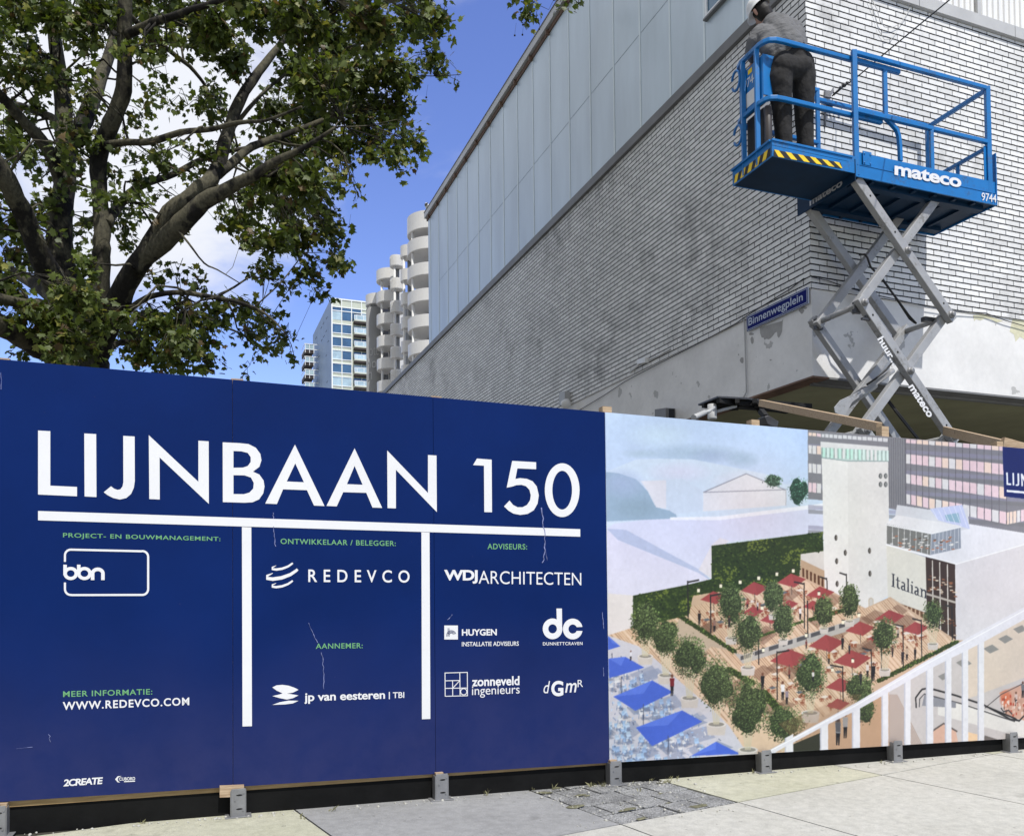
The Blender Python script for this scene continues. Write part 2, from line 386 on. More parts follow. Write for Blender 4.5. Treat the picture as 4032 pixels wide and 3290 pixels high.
M['joint'] = mat('dark_joint', (.045, .043, .035), .9, 0, .2, .4, 9)

def dusty(m, col):
    n, l = m.node_tree.nodes, m.node_tree.links; b = NB(m); p = n['Principled BSDF']; src = p.inputs['Base Color'].links[0].from_socket
    tcn = n.new('ShaderNodeTexCoord'); sx = n.new('ShaderNodeSeparateXYZ'); l.new(tcn.outputs['Object'], sx.inputs[0])
    nz = b.noise(tcn.outputs['Object'], 1.5, 7, .65); f = b.math('MULTIPLY', b.step(b.math('ADD', sx.outputs[2], b.math('MULTIPLY', nz, .9)), .45, 1.75, .62, .0), b.step(b.noise(tcn.outputs['Object'], 6, 6, .7), .25, .75, .55, 1.1))
    sp = b.step(b.noise(tcn.outputs['Object'], 46, 2), .765, .785, 0, .5)
    l.new(b.mix(b.math('MAXIMUM', f, sp), src, col), p.inputs['Base Color'])
dusty(M['blue_print'], (.036, .040, .120))
def grimy(m, col, amt):
    n, l = m.node_tree.nodes, m.node_tree.links; b = NB(m); p = n['Principled BSDF']; src = p.inputs['Base Color'].links[0].from_socket
    tcn = n.new('ShaderNodeTexCoord'); o = tcn.outputs['Object']
    f = b.math('MULTIPLY', b.step(b.noise(o, 3.3, 8, .72), .50, .68), b.step(b.noise(o, 31, 4, .6), .40, .60)); l.new(b.mix(b.math('MULTIPLY', f, amt), src, col), p.inputs['Base Color'])
    l.new(b.step(f, 0, 1, .34, .7), p.inputs['Roughness'])
grimy(M['lift_blue'], (.03, .045, .07), .55); grimy(M['arm'], (.10, .095, .085), .65); grimy(M['white'], (.35, .33, .30), .4); grimy(M['tower_white'], (.40, .38, .35), .5)

# ------------------------------------------------------------------ ground and paving
FP = Plane((0, 5.488, CAMH), YF); FP.p0 = FP.p0 - FP.d * (FP.p0 @ FP.d); FP.p0[2] = 0      # s measured along the hoarding
SLOPE = -0.0137
def gz(p): return SLOPE * float(p[0] * FP.d[0] + p[1] * FP.d[1])
GN = V3(-SLOPE * FP.d[0], -SLOPE * FP.d[1], 1)
def fpt(s, z, o=0.0): return FP.at(s, z, o)
def gso(s, o, dz=0.0):
    p = FP.at(s, 0, o); p[2] = SLOPE * s + dz; return p
g = MB(); R_ = 900.0
for i in range(-6, 6):
    for j in range(-6, 6):
        c = [V3(a * R_ / 6, b_ * R_ / 6, 0) for a, b_ in ((i, j), (i + 1, j), (i + 1, j + 1), (i, j + 1))]
        for q in c: q[2] = max(-3, min(6, gz(q))) - .012
        g.quad(c)
struct(obj('ground', g, M['concrete_grey']))
sg0 = MB()
for i in range(-6, 12):
    for j in range(0, 12): sg0.quad([gso(i * 6, -.14 - j * 6, .004), gso(i * 6 + 6, -.14 - j * 6, .004), gso(i * 6 + 6, -6.14 - j * 6, .004), gso(i * 6, -6.14 - j * 6, .004)])
struct(obj('bounce_cut_ground', sg0, mat('dark_unseen_ground', (.125, .12, .105), .95, 0, .2, .35, 1.5, .4, 30)))  # unseen dark sheet behind the hoarding, added to cut bounce onto undersides
jb_ = MB().quad([gso(-12, 8, -.0115), gso(16, 8, -.0115), gso(16, -11, -.0115), gso(-12, -11, -.0115)]); struct(obj('joint_bed', jb_, M['joint']))
E1 = V3(.9762, -.2168); E2 = V3(.2168, .9762); J0 = V3(1.735, .988)
def jp(a, b_, dz): q = J0 + a * E1 + b_ * E2; return gso(q[0], q[1], dz)
def slab(a0, a1, b0, b1, m, nm='pavement_slab', dz=0.0):
    gpx = .006; mb = MB(); h = V3(0, 0, .010)
    mb.prism([jp(a0 + gpx, b0 + gpx, dz - .010), jp(a1 - gpx, b0 + gpx, dz - .010), jp(a1 - gpx, b1 - gpx, dz - .010), jp(a0 + gpx, b1 - gpx, dz - .010)], h)
    o = obj(nm, mb, M[m]); return struct(o)
for k in range(-4, 9):
    for r in range(-1, 6):
        a0 = -1.035 + 1.475 * k if k <= 1 else (1.385 + 1.485 * (k - 2))
        a1 = (-1.035 + 1.475 * (k + 1)) if k <= 0 else (1.385 + 1.485 * (k - 1))
        b0, b1 = 1.475 * r, 1.475 * (r + 1)
        if r == -1:
            if k == 0: m = 'concrete_grey'
            elif k == 1: continue
            elif k in (-1, 2): m = 'concrete_cream'
            else: m = 'concrete_pale' if k in (3,) else 'concrete_cream'
        elif r >= 0: m = 'concrete_pale' if (k + r) % 2 == 0 or r == 0 else 'concrete_cream'
        else: m = random.choice(['concrete_pale', 'concrete_cream', 'concrete_grey'])
        if k == 1 and r != -1: a0, a1 = .44, 1.385
        slab(a0, a1, b0, b1, m)
# rough paver strip between the slabs: one struct of individual pavers with gravelly joints
pm, pn, pl_, pp = newmat('rough_paver'); b = NB(pm)
tcn = pn.new('ShaderNodeTexCoord'); o_ = tcn.outputs['Object']
vz = pn.new('ShaderNodeTexVoronoi'); vz.inputs['Scale'].default_value = 110; pl_.new(o_, vz.inputs['Vector'])
cc = b.mix(b.step(vz.outputs['Color'], .2, .85), (.19, .19, .185), (.36, .36, .35))
cc = b.mix(1.0, cc, b.step(b.noise(o_, 4, 6, .6), .3, .7, .65, 1.2), 'MULTIPLY')
pl_.new(cc, pp.inputs['Base Color']); pp.inputs['Roughness'].default_value = .9
b.bump(b.math('ADD', vz.outputs['Distance'], b.noise(o_, 40, 4)), .8, .012, pp)
M['paver'] = pm
M['moss'] = mat('dry_moss', (.16, .155, .10), .95, 0, .1, .4, 30, .6, 90)
pv = MB(); x0, x1 = .45, 1.375
nr = 7; wb = 1.475 / nr
for r in range(nr):
    b0 = -1.475 + r * wb; a = x0 - (0 if r % 2 == 0 else .115)
    while a < x1 - .02:
        a0, a1 = max(a, x0) + .005, min(a + .231, x1) - .005
        if a1 - a0 > .03:
            dz = random.uniform(-.006, .004); t = random.uniform(-.006, .006)
            lo = [jp(a0, b0 + .006, -.011), jp(a1, b0 + .006, -.011), jp(a1, b0 + wb - .006, -.011), jp(a0, b0 + wb - .006, -.011)]
            pv.prism(lo, V3(0, 0, .010 + dz))
        a += .231
struct(obj('paver_strip', pv, M['paver'], bevel=.003))
ms = MB()
for i in range(22):
    a, b_ = random.uniform(x0, x1), -1.475 + wb * random.randint(0, nr) + random.gauss(0, .02); rr = random.uniform(.012, .05)
    if b_ > -.02: b_ -= .04
    pts = []
    for k in range(9):
        t = 2 * math.pi * k / 9; q = rr * random.uniform(.5, 1.3); pts.append(jp(a + q * 1.6 * math.cos(t), b_ + q * .7 * math.sin(t), .0025 + random.uniform(0, .0012)))
    cpt = jp(a, b_, .008); base = len(ms.v)
    ms.add(pts + [cpt], [(k, (k + 1) % 9, 9) for k in range(9)])
gm = obj('moss', ms, M['moss']); gm['kind'] = 'stuff'
gv = MB()
def pebble(mb, c, r):
    n = 6; vs = [c + V3(0, 0, r * .8)]
    for k in range(n):
        t = 2 * math.pi * k / n; q = r * random.uniform(.7, 1.2); vs.append(c + V3(q * math.cos(t), q * math.sin(t), r * .25))
    for k in range(n):
        t = 2 * math.pi * k / n; q = r * random.uniform(.6, 1.0); vs.append(c + V3(q * math.cos(t), q * math.sin(t), -r * .3))
    fs = [(0, 1 + k, 1 + (k + 1) % n) for k in range(n)] + [(1 + k, 1 + n + k, 1 + n + (k + 1) % n, 1 + (k + 1) % n) for k in range(n)]
    mb.add(vs, fs, 0, True)
for i in range(420):
    s_ = random.uniform(-1.2, 6.6); o_2 = abs(random.gauss(0, .05)) + .01
    if random.random() < .3: s_, o_2 = random.uniform(1.9, 3.1), random.uniform(0, .9)
    pebble(gv, gso(s_, o_2, .003), random.choice([.003, .004, .005, .007, .011]))
gv_o = obj('gravel', gv, M['concrete_pale']); gv_o['kind'] = 'stuff'
wd = MB()
for i in range(18):
    s_ = random.choice([random.uniform(1.6, 2.6), random.uniform(2.3, 3.2), random.uniform(-.6, 6.3)]); o_2 = random.uniform(.0, .05) if random.random() < .75 else random.uniform(0, .3)
    for k in range(random.randint(3, 7)):
        p = gso(s_ + random.gauss(0, .012), o_2 + random.gauss(0, .008), 0); hh = random.uniform(.012, .042); lean = V3(random.gauss(0, .35), random.gauss(0, .35), 1)
        t = V3(math.cos(k * 1.3), math.sin(k * 1.3), 0) * .0022
        wd.add([p - t, p + t, p + lean * hh * .6 + t * .6, p + lean * hh + V3(random.gauss(0, .01), random.gauss(0, .01), 0)], [(0, 1, 2), (0, 2, 3)])
M['weed'] = mat('dry_weed', (.20, .19, .10), .8, 0, .2, .3, 20)
wo = obj('weeds', wd, M['weed']); wo['kind'] = 'stuff'

# ------------------------------------------------------------------ text helper
def glyph_mesh(txt, bold=0.0, spacing=1.0, shear=0.0):
    c = bpy.data.curves.new('txt', 'FONT'); c.body = txt; c.size = 1; c.offset = bold; c.space_character = spacing; c.shear = shear; c.resolution_u = 5
    o = bpy.data.objects.new('txt', c); COL.objects.link(o)
    bpy.context.view_layer.update()
    me = o.evaluated_get(bpy.context.evaluated_depsgraph_get()).to_mesh()
    vs = np.array([v.co[:] for v in me.vertices]); fs = [tuple(p.vertices) for p in me.polygons]
    bpy.data.objects.remove(o); bpy.data.curves.remove(c)
    return vs, fs
def text_on(mb, txt, BL, BR, TL, nrm, m=0, bold=0.0, spacing=1.0, shear=0.0, lift=.002):
    """fit the lettering's own bounding box onto the parallelogram BL, BR, TL (world points)"""
    vs, fs = glyph_mesh(txt, bold, spacing, shear); BL, BR, TL = map(np.asarray, (BL, BR, TL))
    lo, hi = vs[:, :2].min(0), vs[:, :2].max(0); q = (vs[:, :2] - lo) / (hi - lo)
    pts = BL + q[:, :1] * (BR - BL) + q[:, 1:2] * (TL - BL) + np.asarray(nrm) * lift
    mb.add(pts, fs, m)
def shape_on(mb, outer, holes, f, nrm, m=0, lift=.002):
    """flat shape with holes, from 2-D outlines mapped to world by f"""
    polys = [outer] + list(holes); P = [[Vector((*p, 0)) for p in q] for q in polys]
    from mathutils.geometry import tessellate_polygon
    tris = tessellate_polygon(P); flat = [p for q in polys for p in q]
    pts = [np.asarray(f(*p)) + np.asarray(nrm) * lift for p in flat]
    fs = []
    for t in tris:
        a, b_, c = (pts[i] for i in t)
        fs.append(tuple(t) if np.cross(b_ - a, c - a) @ np.asarray(nrm) > 0 else tuple(t)[::-1])
    mb.add(pts, fs, m)
def strip2d(pts, w):
    out1, out2 = [], []; n = len(pts); ws = w if isinstance(w, (list, tuple)) else [w] * n
    for i in range(n):
        a = np.array(pts[max(i - 1, 0)]); c = np.array(pts[min(i + 1, n - 1)]); t = c - a; t = t / (np.linalg.norm(t) + 1e-9); nn = np.array([-t[1], t[0]])
        out1.append(tuple(np.array(pts[i]) + nn * ws[i] / 2)); out2.append(tuple(np.array(pts[i]) - nn * ws[i] / 2))
    return out1 + out2[::-1]
def arc(cx, cy, rx, ry, a0, a1, n=24): return [(cx + rx * math.cos(math.radians(a0 + (a1 - a0) * i / n)), cy + ry * math.sin(math.radians(a0 + (a1 - a0) * i / n))) for i in range(n + 1)]

# ------------------------------------------------------------------ hoarding
S_T = [(-2.4, 2.612), (-1.102, 2.585), (2.529, 2.520), (6.231, 2.457), (8.0, 2.425)]
S_B = [(-2.4, .222), (-1.09, .194), (2.518, .115), (6.386, .016), (8.0, -.02)]
def lerp(t, x): return float(np.interp(x, [a for a, _ in t], [b_ for _, b_ in t]))
def ztop(s): return lerp(S_T, s)
def zbot(s): return lerp(S_B, s)
JS = [0.0975 + 1.2195 * k for k in range(-2, 7)]          # panel joints; JS[2]=left joint in view, JS[4]=blue/picture joint
FN = FP.n
blue = thing('information_hoarding', 'long dark blue building hoarding board with big white title and company logos', 'hoarding', gso(.7, 0))
pict = thing('picture_hoarding', 'hoarding board printed with a bird\'s-eye picture of cafe terraces and a white tower', 'hoarding', gso(5, 0))
for k in range(4):
    a, c = JS[k] + .0012, JS[k + 1] - .0012
    mb = MB().prism([fpt(a, zbot(a)), fpt(c, zbot(c)), fpt(c, ztop(c)), fpt(a, ztop(a))], -FN * .018)
    obj('panel', mb, M['blue_print'], blue)
R4 = zm(0, 1400, 1.5785); R6 = zm(1100, 1600, 1.52); R5 = zm(0, 2400, 1.637); R8b = zm(1000, 2500, 1.4676)
R7b = zm(1700, 2200, 2.8929); R8c = zm(1000, 2000, 3.04); R1b = zm(0, 2900, 3.04)
def on(z, o=0.0): return lambda x, y: FP.pt(*z(x, y), o)
P4, P6, P5, P8, P7, P3c, P1b = map(on, (R4, R6, R5, R8b, R7b, R8c, R1b))
# big title
T = [MB(), MB()]
for ti_, (pol, holes, f) in enumerate([
    ([(237, 465), (313, 469), (313, 807), (479, 815), (479, 873), (237, 862)], [], P4),
    ([(524, 483), (598, 487), (600, 878), (526, 874)], [], P4),
    ([(766, 498), (837, 502), (838, 780), (832, 820), (815, 858), (785, 884), (745, 893), (705, 884), (672, 868), (645, 848), (690, 811), (710, 826), (730, 833), (748, 830), (762, 812), (767, 785)], [], P4),
    ([(925, 494), (1233, 783), (1233, 528), (1297, 532), (1298, 920), (992, 632), (993, 893), (928, 890)], [], P4),
    ([(1384, 538), (1490, 543), (1545, 549), (1590, 572), (1618, 610), (1625, 650), (1612, 690), (1572, 720), (1612, 738), (1638, 775), (1644, 812), (1636, 855), (1610, 892), (1570, 910), (1520, 913), (1385, 909)],
     [[(1451, 592), (1500, 594), (1540, 604), (1558, 630), (1558, 660), (1540, 685), (1510, 695), (1451, 696)], [(1451, 742), (1520, 743), (1560, 757), (1577, 790), (1574, 825), (1550, 850), (1515, 860), (1451, 859)]], P4),
    ([(93, 228), (270, 595), (207, 592), (165, 500), (22, 495), (-15, 583), (-84.5, 580)], [[(95, 340), (147, 453), (44, 448)]], P6),
    ([(450, 250), (615, 606), (557, 604), (520, 516), (382, 512), (343, 597), (282, 594)], [[(450, 355), (498, 468), (404, 464)]], P6),
    ([(645, 263), (889, 517), (889, 290), (940, 293), (942, 631), (697, 378), (697, 609), (647, 607)], [], P6),
    ([(1182, 311), (1270, 318), (1272, 632), (1226, 631), (1224, 354), (1159, 350)], [], P6),
    ([(1393, 325), (1536, 333), (1536, 375), (1424, 370), (1412, 433), (1440, 428), (1480, 432), (1515, 447), (1540, 478), (1552, 530), (1545, 580), (1522, 620), (1485, 642), (1440, 648), (1400, 640), (1370, 622), (1344, 597), (1377, 562), (1398, 588), (1425, 602), (1455, 602), (1482, 588), (1500, 560), (1504, 530), (1496, 498), (1475, 476), (1448, 468), (1418, 470), (1395, 478), (1360, 485)], [], P6),
    (arc(1692, 500, 104, 161, 0, 352, 40), [arc(1692, 500, 59, 116, 0, 352, 36)], P6)]):
    shape_on(T[0 if ti_ < 8 else 1], pol, holes, f, FN)
for t_ in T: obj('title_lettering', t_, M['white_print'], blue)
D = MB(); IDP = lambda x, y: FP.pt(x, y)
for q in ([P4(237, 964), P4(237, 1022), P6(1800, 778), P6(1800, 733)],
          [IDP(952.5, 2073.5), IDP(954.8, 2858), IDP(992, 2857), IDP(989.5, 2075)], [IDP(1659, 2094), IDP(1661, 2829.8), IDP(1694.3, 2828.4), IDP(1691, 2095.5)]):
    D.quad([p + FN * .002 for p in q])
obj('divider_line', D, M['white_print'], blue)
def words(name, txt, f, BL, BR, TL, m='white_print', **kw):
    mb = MB(); text_on(mb, txt, f(*BL), f(*BR), f(*TL), FN, **kw); return obj(name, mb, M[m], blue)
G_ = 'green_print'
words('heading', 'PROJECT- EN BOUWMANAGEMENT:', P4, (392, 1136), (1370, 1159), (392, 1100), G_, bold=.012, spacing=1.1)
words('heading', 'ONTWIKKELAAR / BELEGGER:', P3c, (318, 427), (1697, 453), (318, 362), G_, bold=.012, spacing=1.1)
words('heading', 'AANNEMER:', P8, (357, 78), (628, 74), (357, 47), G_, bold=.012, spacing=1.1)
words('heading', 'ADVISEURS:', P6, (1245, 853), (1482, 855), (1245, 819), G_, bold=.012, spacing=1.1)
words('heading', 'MEER INFORMATIE:', P5, (407, 561), (982, 544), (407, 523), G_, bold=.012, spacing=1.1)
words('web_address', 'WWW.REDEVCO.COM', P5, (405, 645), (1220, 613), (405, 592), bold=.02, spacing=1.15)
lg = MB()                                             # boxed three-letter logo
for pts in (arc(440, 1240, 36, 36, 180, 270, 8) + [(880, 1214)] + arc(885, 1249, 36, 36, 270, 360, 8) + [(921, 1445)] + arc(885, 1449, 36, 36, 0, 90, 8) + [(450, 1486)] + arc(440, 1449, 36, 36, 90, 180, 8) + [(404, 1408)],):
    shape_on(lg, strip2d([(404, 1280)] + pts, 13), [], P4, FN)
for cx in (440, 525):
    shape_on(lg, arc(cx, 1352, 46, 41, 0, 350, 24), [arc(cx, 1352, 24, 21, 0, 350, 20)], P4, FN, lift=.0022)
    shape_on(lg, [(cx - 46, 1297), (cx - 24, 1298), (cx - 24, 1362), (cx - 46, 1362)], [], P4, FN, lift=.0025)
shape_on(lg, strip2d([(576, 1393), (576, 1352)] + arc(608, 1352, 32, 26, 180, 360, 14) + [(640, 1393)], 22), [], P4, FN, lift=.0028)
obj('logo', lg, M['white_print'], blue)
lg = MB()                                             # swoosh logo
for (x0, y0, k) in ((205, 735, 1.0), (135, 850, 1.5), (205, 945, 1.0)):
    pts = [(60 * k, -62 * k / 1.25), (14 * k, -28 * k), (14 * k, -8 * k), (60 * k, -2 * k), (130 * k, -12 * k), (200 * k, -38 * k), (245 * k, -68 * k), (258 * k, -80 * k)]
    shape_on(lg, strip2d([(x0 + a, y0 + c) for a, c in pts], [4 * k, 18 * k, 26 * k, 28 * k, 28 * k, 25 * k, 22 * k, 20 * k]), [], P3c, FN)
obj('emblem', lg, M['white_print'], blue); lg = MB(); text_on(lg, 'REDEVCO', P3c(650, 883), P3c(1862, 890), P3c(650, 730), FN, bold=.012, spacing=1.75)
obj('logo', lg, M['white_print'], blue)
lg = MB()
shape_on(lg, [(106, 300), (130, 288), (165, 285), (200, 290), (235, 302), (257, 314), (225, 330), (190, 336), (210, 338), (257, 346), (225, 362), (190, 370), (150, 362), (106, 350), (150, 340), (165, 334), (130, 318)], [], P8, FN)
shape_on(lg, [(106, 401), (150, 385), (200, 376), (257, 377), (225, 392), (180, 398)], [], P8, FN)
obj('emblem', lg, M['white_print'], blue); lg = MB(); text_on(lg, 'jp van eesteren', P8(290, 396), P8(757, 381), P8(290, 334), FN, bold=.022, spacing=.98)
text_on(lg, '|', P8(779, 368), P8(785, 368), P8(779, 326), FN); text_on(lg, 'TBI', P8(802, 362), P8(868, 360), P8(802, 328), FN, bold=.012)
obj('logo', lg, M['white_print'], blue)
lg = MB(); text_on(lg, 'WDJ', P7(140, 278), P7(522, 279), P7(140, 122), FN, bold=.035, spacing=.95)
text_on(lg, 'ARCHITECTEN', P7(533, 280), P7(1702, 299), P7(533, 131), FN, bold=-.004)
obj('logo', lg, M['white_print'], blue)
lg = MB(); shape_on(lg, [(142, 755), (297, 755), (297, 914), (142, 914)], [], P7, FN)
lo = obj('emblem', lg, M['white_print'], blue); lg = MB(); text_on(lg, 'HUYGEN', P7(342, 872), P7(740, 868), P7(342, 797), FN, bold=.03); text_on(lg, 'INSTALLATIE ADVISEURS', P7(342, 993), P7(990, 985), P7(342, 942), FN, bold=.012)
hl = MB()
for r_ in (52, 38, 24): shape_on(hl, strip2d([(222 - r_, 880), (222 - r_, 850)] + arc(222, 862, r_, r_ * .95, 180, 345, 14), 6), [], P7, FN, lift=.0035)
for x in (184, 196): shape_on(hl, strip2d([(x, 862), (x, 785)], 5), [], P7, FN, lift=.004)
obj('logo', lg, M['white_print'], blue); obj('arch_mark', hl, M['blue_print'], lo)
lg = MB()
shape_on(lg, arc(1375, 793, 112, 118, 0, 354, 44), [arc(1375, 793, 49, 52, 0, 350, 30)], P7, FN)
shape_on(lg, [(1419, 562), (1481, 562), (1484, 800), (1425, 800)], [], P7, FN, lift=.0024)
shape_on(lg, arc(1605, 795, 112, 118, -12, -349, 44) + arc(1605, 795, 49, 52, -336, -24, 30), [], P7, FN)
obj('emblem', lg, M['white_print'], blue); lg = MB(); text_on(lg, 'DUNNETTCRAVEN', P7(1265, 982), P7(1716, 977), P7(1265, 945), FN, bold=.015, spacing=1.15)
obj('logo', lg, M['white_print'], blue)
lg = MB()
for pts in ([(150, 1295), (404, 1288)], [(404, 1284), (406, 1556)], [(409, 1554), (148, 1560)], [(152, 1562), (150, 1290)], [(152, 1384), (318, 1380)], [(318, 1290), (322, 1550)], [(152, 1470), (404, 1466)], [(236, 1384), (238, 1556)], [(238, 1468), (316, 1384)]):
    shape_on(lg, strip2d(pts, 9), [], P7, FN, lift=.002 + .0002 * random.random())
shape_on(lg, arc(363, 1508, 40, 40, 0, 350, 24), [arc(363, 1508, 31, 31, 0, 350, 24)], P7, FN, lift=.0024)
obj('emblem', lg, M['white_print'], blue); lg = MB(); text_on(lg, 'zonneveld', P7(457, 1449), P7(998, 1434), P7(457, 1342), FN, bold=.025); text_on(lg, 'ingenieurs', P7(457, 1580), P7(1000, 1560), P7(457, 1452), FN)
obj('logo', lg, M['white_print'], blue)
lg = MB(); text_on(lg, 'd', P7(1272, 1527), P7(1346, 1523), P7(1272, 1390), FN, shear=.25); text_on(lg, 'G', P7(1360, 1562), P7(1498, 1558), P7(1360, 1386), FN, bold=.035)
text_on(lg, 'm', P7(1518, 1520), P7(1650, 1514), P7(1518, 1412), FN, shear=.2, bold=.01); text_on(lg, 'R', P7(1660, 1456), P7(1722, 1453), P7(1660, 1375), FN)
obj('logo', lg, M['white_print'], blue)
lg = MB(); text_on(lg, '2CREATE', P1b(760, 590), P1b(1232, 560), P1b(760, 506), FN, bold=.03, spacing=.86, shear=.12); obj('logo', lg, M['white_print'], blue)
lg = MB(); shape_on(lg, [(1378, 503), (1410, 466), (1455, 466), (1420, 480), (1408, 503), (1418, 528), (1440, 540), (1410, 540)], [], P1b, FN)
obj('emblem', lg, M['white_print'], blue); lg = MB(); text_on(lg, 'CUBORD', P1b(1426, 521), P1b(1618, 514), P1b(1426, 482), FN, bold=.02); shape_on(lg, [(1485, 526), (1617, 520), (1617, 532), (1485, 538)], [], P1b, FN)
obj('logo', lg, M['white_print'], blue)
sc = MB()
def scratch(pts, f, w):
    pp_ = [pts[0]]
    for q in pts[1:]:
        a = pp_[-1]
        for k in range(1, 5): pp_.append((a[0] + (q[0] - a[0]) * k / 4 + random.gauss(0, w * .5), a[1] + (q[1] - a[1]) * k / 4))
    shape_on(sc, strip2d(pp_, [w * random.uniform(.3, 1.2) for _ in pp_]), [], f, FN, lift=.0032)
scratch([(1567, 605), (1580, 690), (1590, 790), (1585, 860), (1575, 935)], P6, 6); scratch([(1590, 860), (1602, 920)], P6, 3)
scratch([(1698, 975), (1701, 1010)], P4, 5); scratch([(1700, 1060), (1704, 1120), (1708, 1185)], P4, 5); scratch([(175, 1293), (200, 1355), (228, 1412)], P6, 4)
scratch([(250, 1470), (262, 1520), (262, 1600), (263, 1690)], P6, 4); scratch([(1932, 1230), (1942, 1330)], P6, 4); scratch([(1938, 1560), (1938, 1612)], P6, 3)
scratch([(312, 800), (325, 850)], P5, 6); scratch([(105, 893), (210, 882)], P5, 2.5); scratch([(1004, 1275), (1036, 1243)], P6, 4); scratch([(5, 105), (8, 210)], P4, 4)
obj('scratch', sc, M['scratch'], blue)
# timber frame behind, base board, shoes
def frame_for(root, k0, k1, rail=True):
    mb = MB(); s0, s1 = JS[k0], JS[k1]
    if rail:
        mb.prism([fpt(s0, lerp([(-2.4, .18), (-1.09, .160), (1.26, .122), (2.53, .098), (8, -.02)], s0), -.019), fpt(s1, lerp([(-2.4, .18), (-1.09, .160), (1.26, .122), (2.53, .098), (8, -.02)], s1), -.019), fpt(s1, zbot(s1) + .05, -.019), fpt(s0, zbot(s0) + .05, -.019)], -FN * .04)
        obj('rail', mb, M['timber_dark'], root); mb = MB()
    mb.bar(fpt(s0, ztop(s0) - .13, -.042), fpt(s1, ztop(s1) - .13, -.042), .045, .09); obj('rail', mb, M['timber'], root)
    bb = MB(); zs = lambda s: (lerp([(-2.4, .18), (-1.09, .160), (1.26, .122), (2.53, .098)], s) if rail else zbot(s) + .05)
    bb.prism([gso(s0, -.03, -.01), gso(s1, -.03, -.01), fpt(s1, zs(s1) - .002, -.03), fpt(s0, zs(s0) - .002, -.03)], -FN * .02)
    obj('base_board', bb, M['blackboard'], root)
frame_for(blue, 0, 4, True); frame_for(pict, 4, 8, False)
def shoe_mb(s):
    mb = MB(); zb = SLOPE * s; h = .165; w = .088
    for so_, sgn in ((0, 1), (w - .005, -1)): mb.box(fpt(s + so_, zb, .042), FP.d * .005, -FN * .105, V3(0, 0, h - .012))
    mb.box(fpt(s + .0052, zb, .042), FP.d * (w - .0104), -FN * .005, V3(0, 0, h))
    mb.box(fpt(s - .03, zb + .0005, .06), FP.d * (w + .06), -FN * .13, V3(0, 0, .005))
    return mb
def shoe_holes(s):
    mb = MB(); zb = SLOPE * s
    for z_ in (.048, .128):
        mb.prism([fpt(s + .05 + .018 * math.cos(t) , zb + z_ + .005 * math.sin(t), .0425) for t in np.linspace(0, 2 * math.pi, 11)[:-1]], FN * .0006)
    for (a, z_) in ((.026, .10), (.07, .04), (.075, .14)):
        mb.prism([fpt(s + a + .005 * math.cos(t), zb + z_ + .005 * math.sin(t), .0425) for t in np.linspace(0, 2 * math.pi, 9)[:-1]], FN * .004, 1)
    return mb
for k in range(0, 9):
    s = JS[k] - .016; root = blue if k <= 4 else pict
    sh = obj('post_shoe', shoe_mb(s), M['galv'], root, bevel=.0015); obj('slot', shoe_holes(s), [M['dark'], M['galv']], sh)
    pb = MB().box(fpt(s + .008, SLOPE * s + .04, -.018), FP.d * .07, -FN * .062, V3(0, 0, ztop(s) + (.012 if k < 4 else (.085 if k == 6 else .045)) - SLOPE * s - .04))
    if k <= 4: pb.box(fpt(s + .008, SLOPE * s + .10, .030), FP.d * .05, -FN * .047, V3(0, 0, .07))
    obj('post', pb, M['timber'], root)
blk = MB(); a, c = FP.px(865, 3138), FP.px(961, 3132)
blk.prism([FP.pt(865, 3138, .034), FP.pt(961, 3134, .034), FP.pt(961, 3091, .034), FP.pt(865, 3095, .034)], -FN * .05); obj('timber_block', blk, M['timber'], blue)
blk = MB(); blk.prism([FP.pt(-60, 3200, .03), FP.pt(26, 3198, .03), FP.pt(26, 3162, .03), FP.pt(-60, 3166, .03)], -FN * .05); obj('timber_block', blk, M['timber'], blue)

# ------------------------------------------------------------------ printed picture (flat print: colours per vertex of a fine sheet)
PS0, PS1 = JS[4] + .0012, JS[8] - .0012
for k in range(4, 8):
    a, c = JS[k] + .0008, JS[k + 1] - .0008
    mb = MB().prism([fpt(a, zbot(a), -.003), fpt(c, zbot(c), -.003), fpt(c, ztop(c), -.003), fpt(a, ztop(a), -.003)], -FN * .015)
    obj('panel', mb, M['white_print'], pict)
NX, NY, SS = 980, 488, 2
IW, IH = NX * SS, NY * SS
img = np.zeros((IH, IW, 3), np.float32)
def pq(X, Y):
    s, z = FP.px(2300 + X / 1.1201, 1500 + Y / 1.1201)
    return ((s - PS0) / (PS1 - PS0) * IW, (ztop(s) - z) / (ztop(s) - zbot(s)) * IH)
def fillmask(pts):
    p = np.array(pts); x0, y0 = np.floor(p.min(0)).astype(int); x1, y1 = np.ceil(p.max(0)).astype(int) + 1
    x0, y0 = max(x0, 0), max(y0, 0); x1, y1 = min(x1, IW), min(y1, IH)
    if x1 <= x0 or y1 <= y0: return None
    xx = np.arange(x0, x1) + .5; m = np.zeros((y1 - y0, x1 - x0), bool)
    for r, yy in enumerate(np.arange(y0, y1) + .5):
        a = p; b_ = np.roll(p, -1, 0); c = (a[:, 1] <= yy) != (b_[:, 1] <= yy)
        if not c.any(): continue
        a, b_ = a[c], b_[c]; xs = np.sort(a[:, 0] + (yy - a[:, 1]) / (b_[:, 1] - a[:, 1]) * (b_[:, 0] - a[:, 0]))
        for i in range(0, len(xs) - 1, 2): m[r] |= (xx >= xs[i]) & (xx < xs[i + 1])
    return slice(y0, y1), slice(x0, x1), m
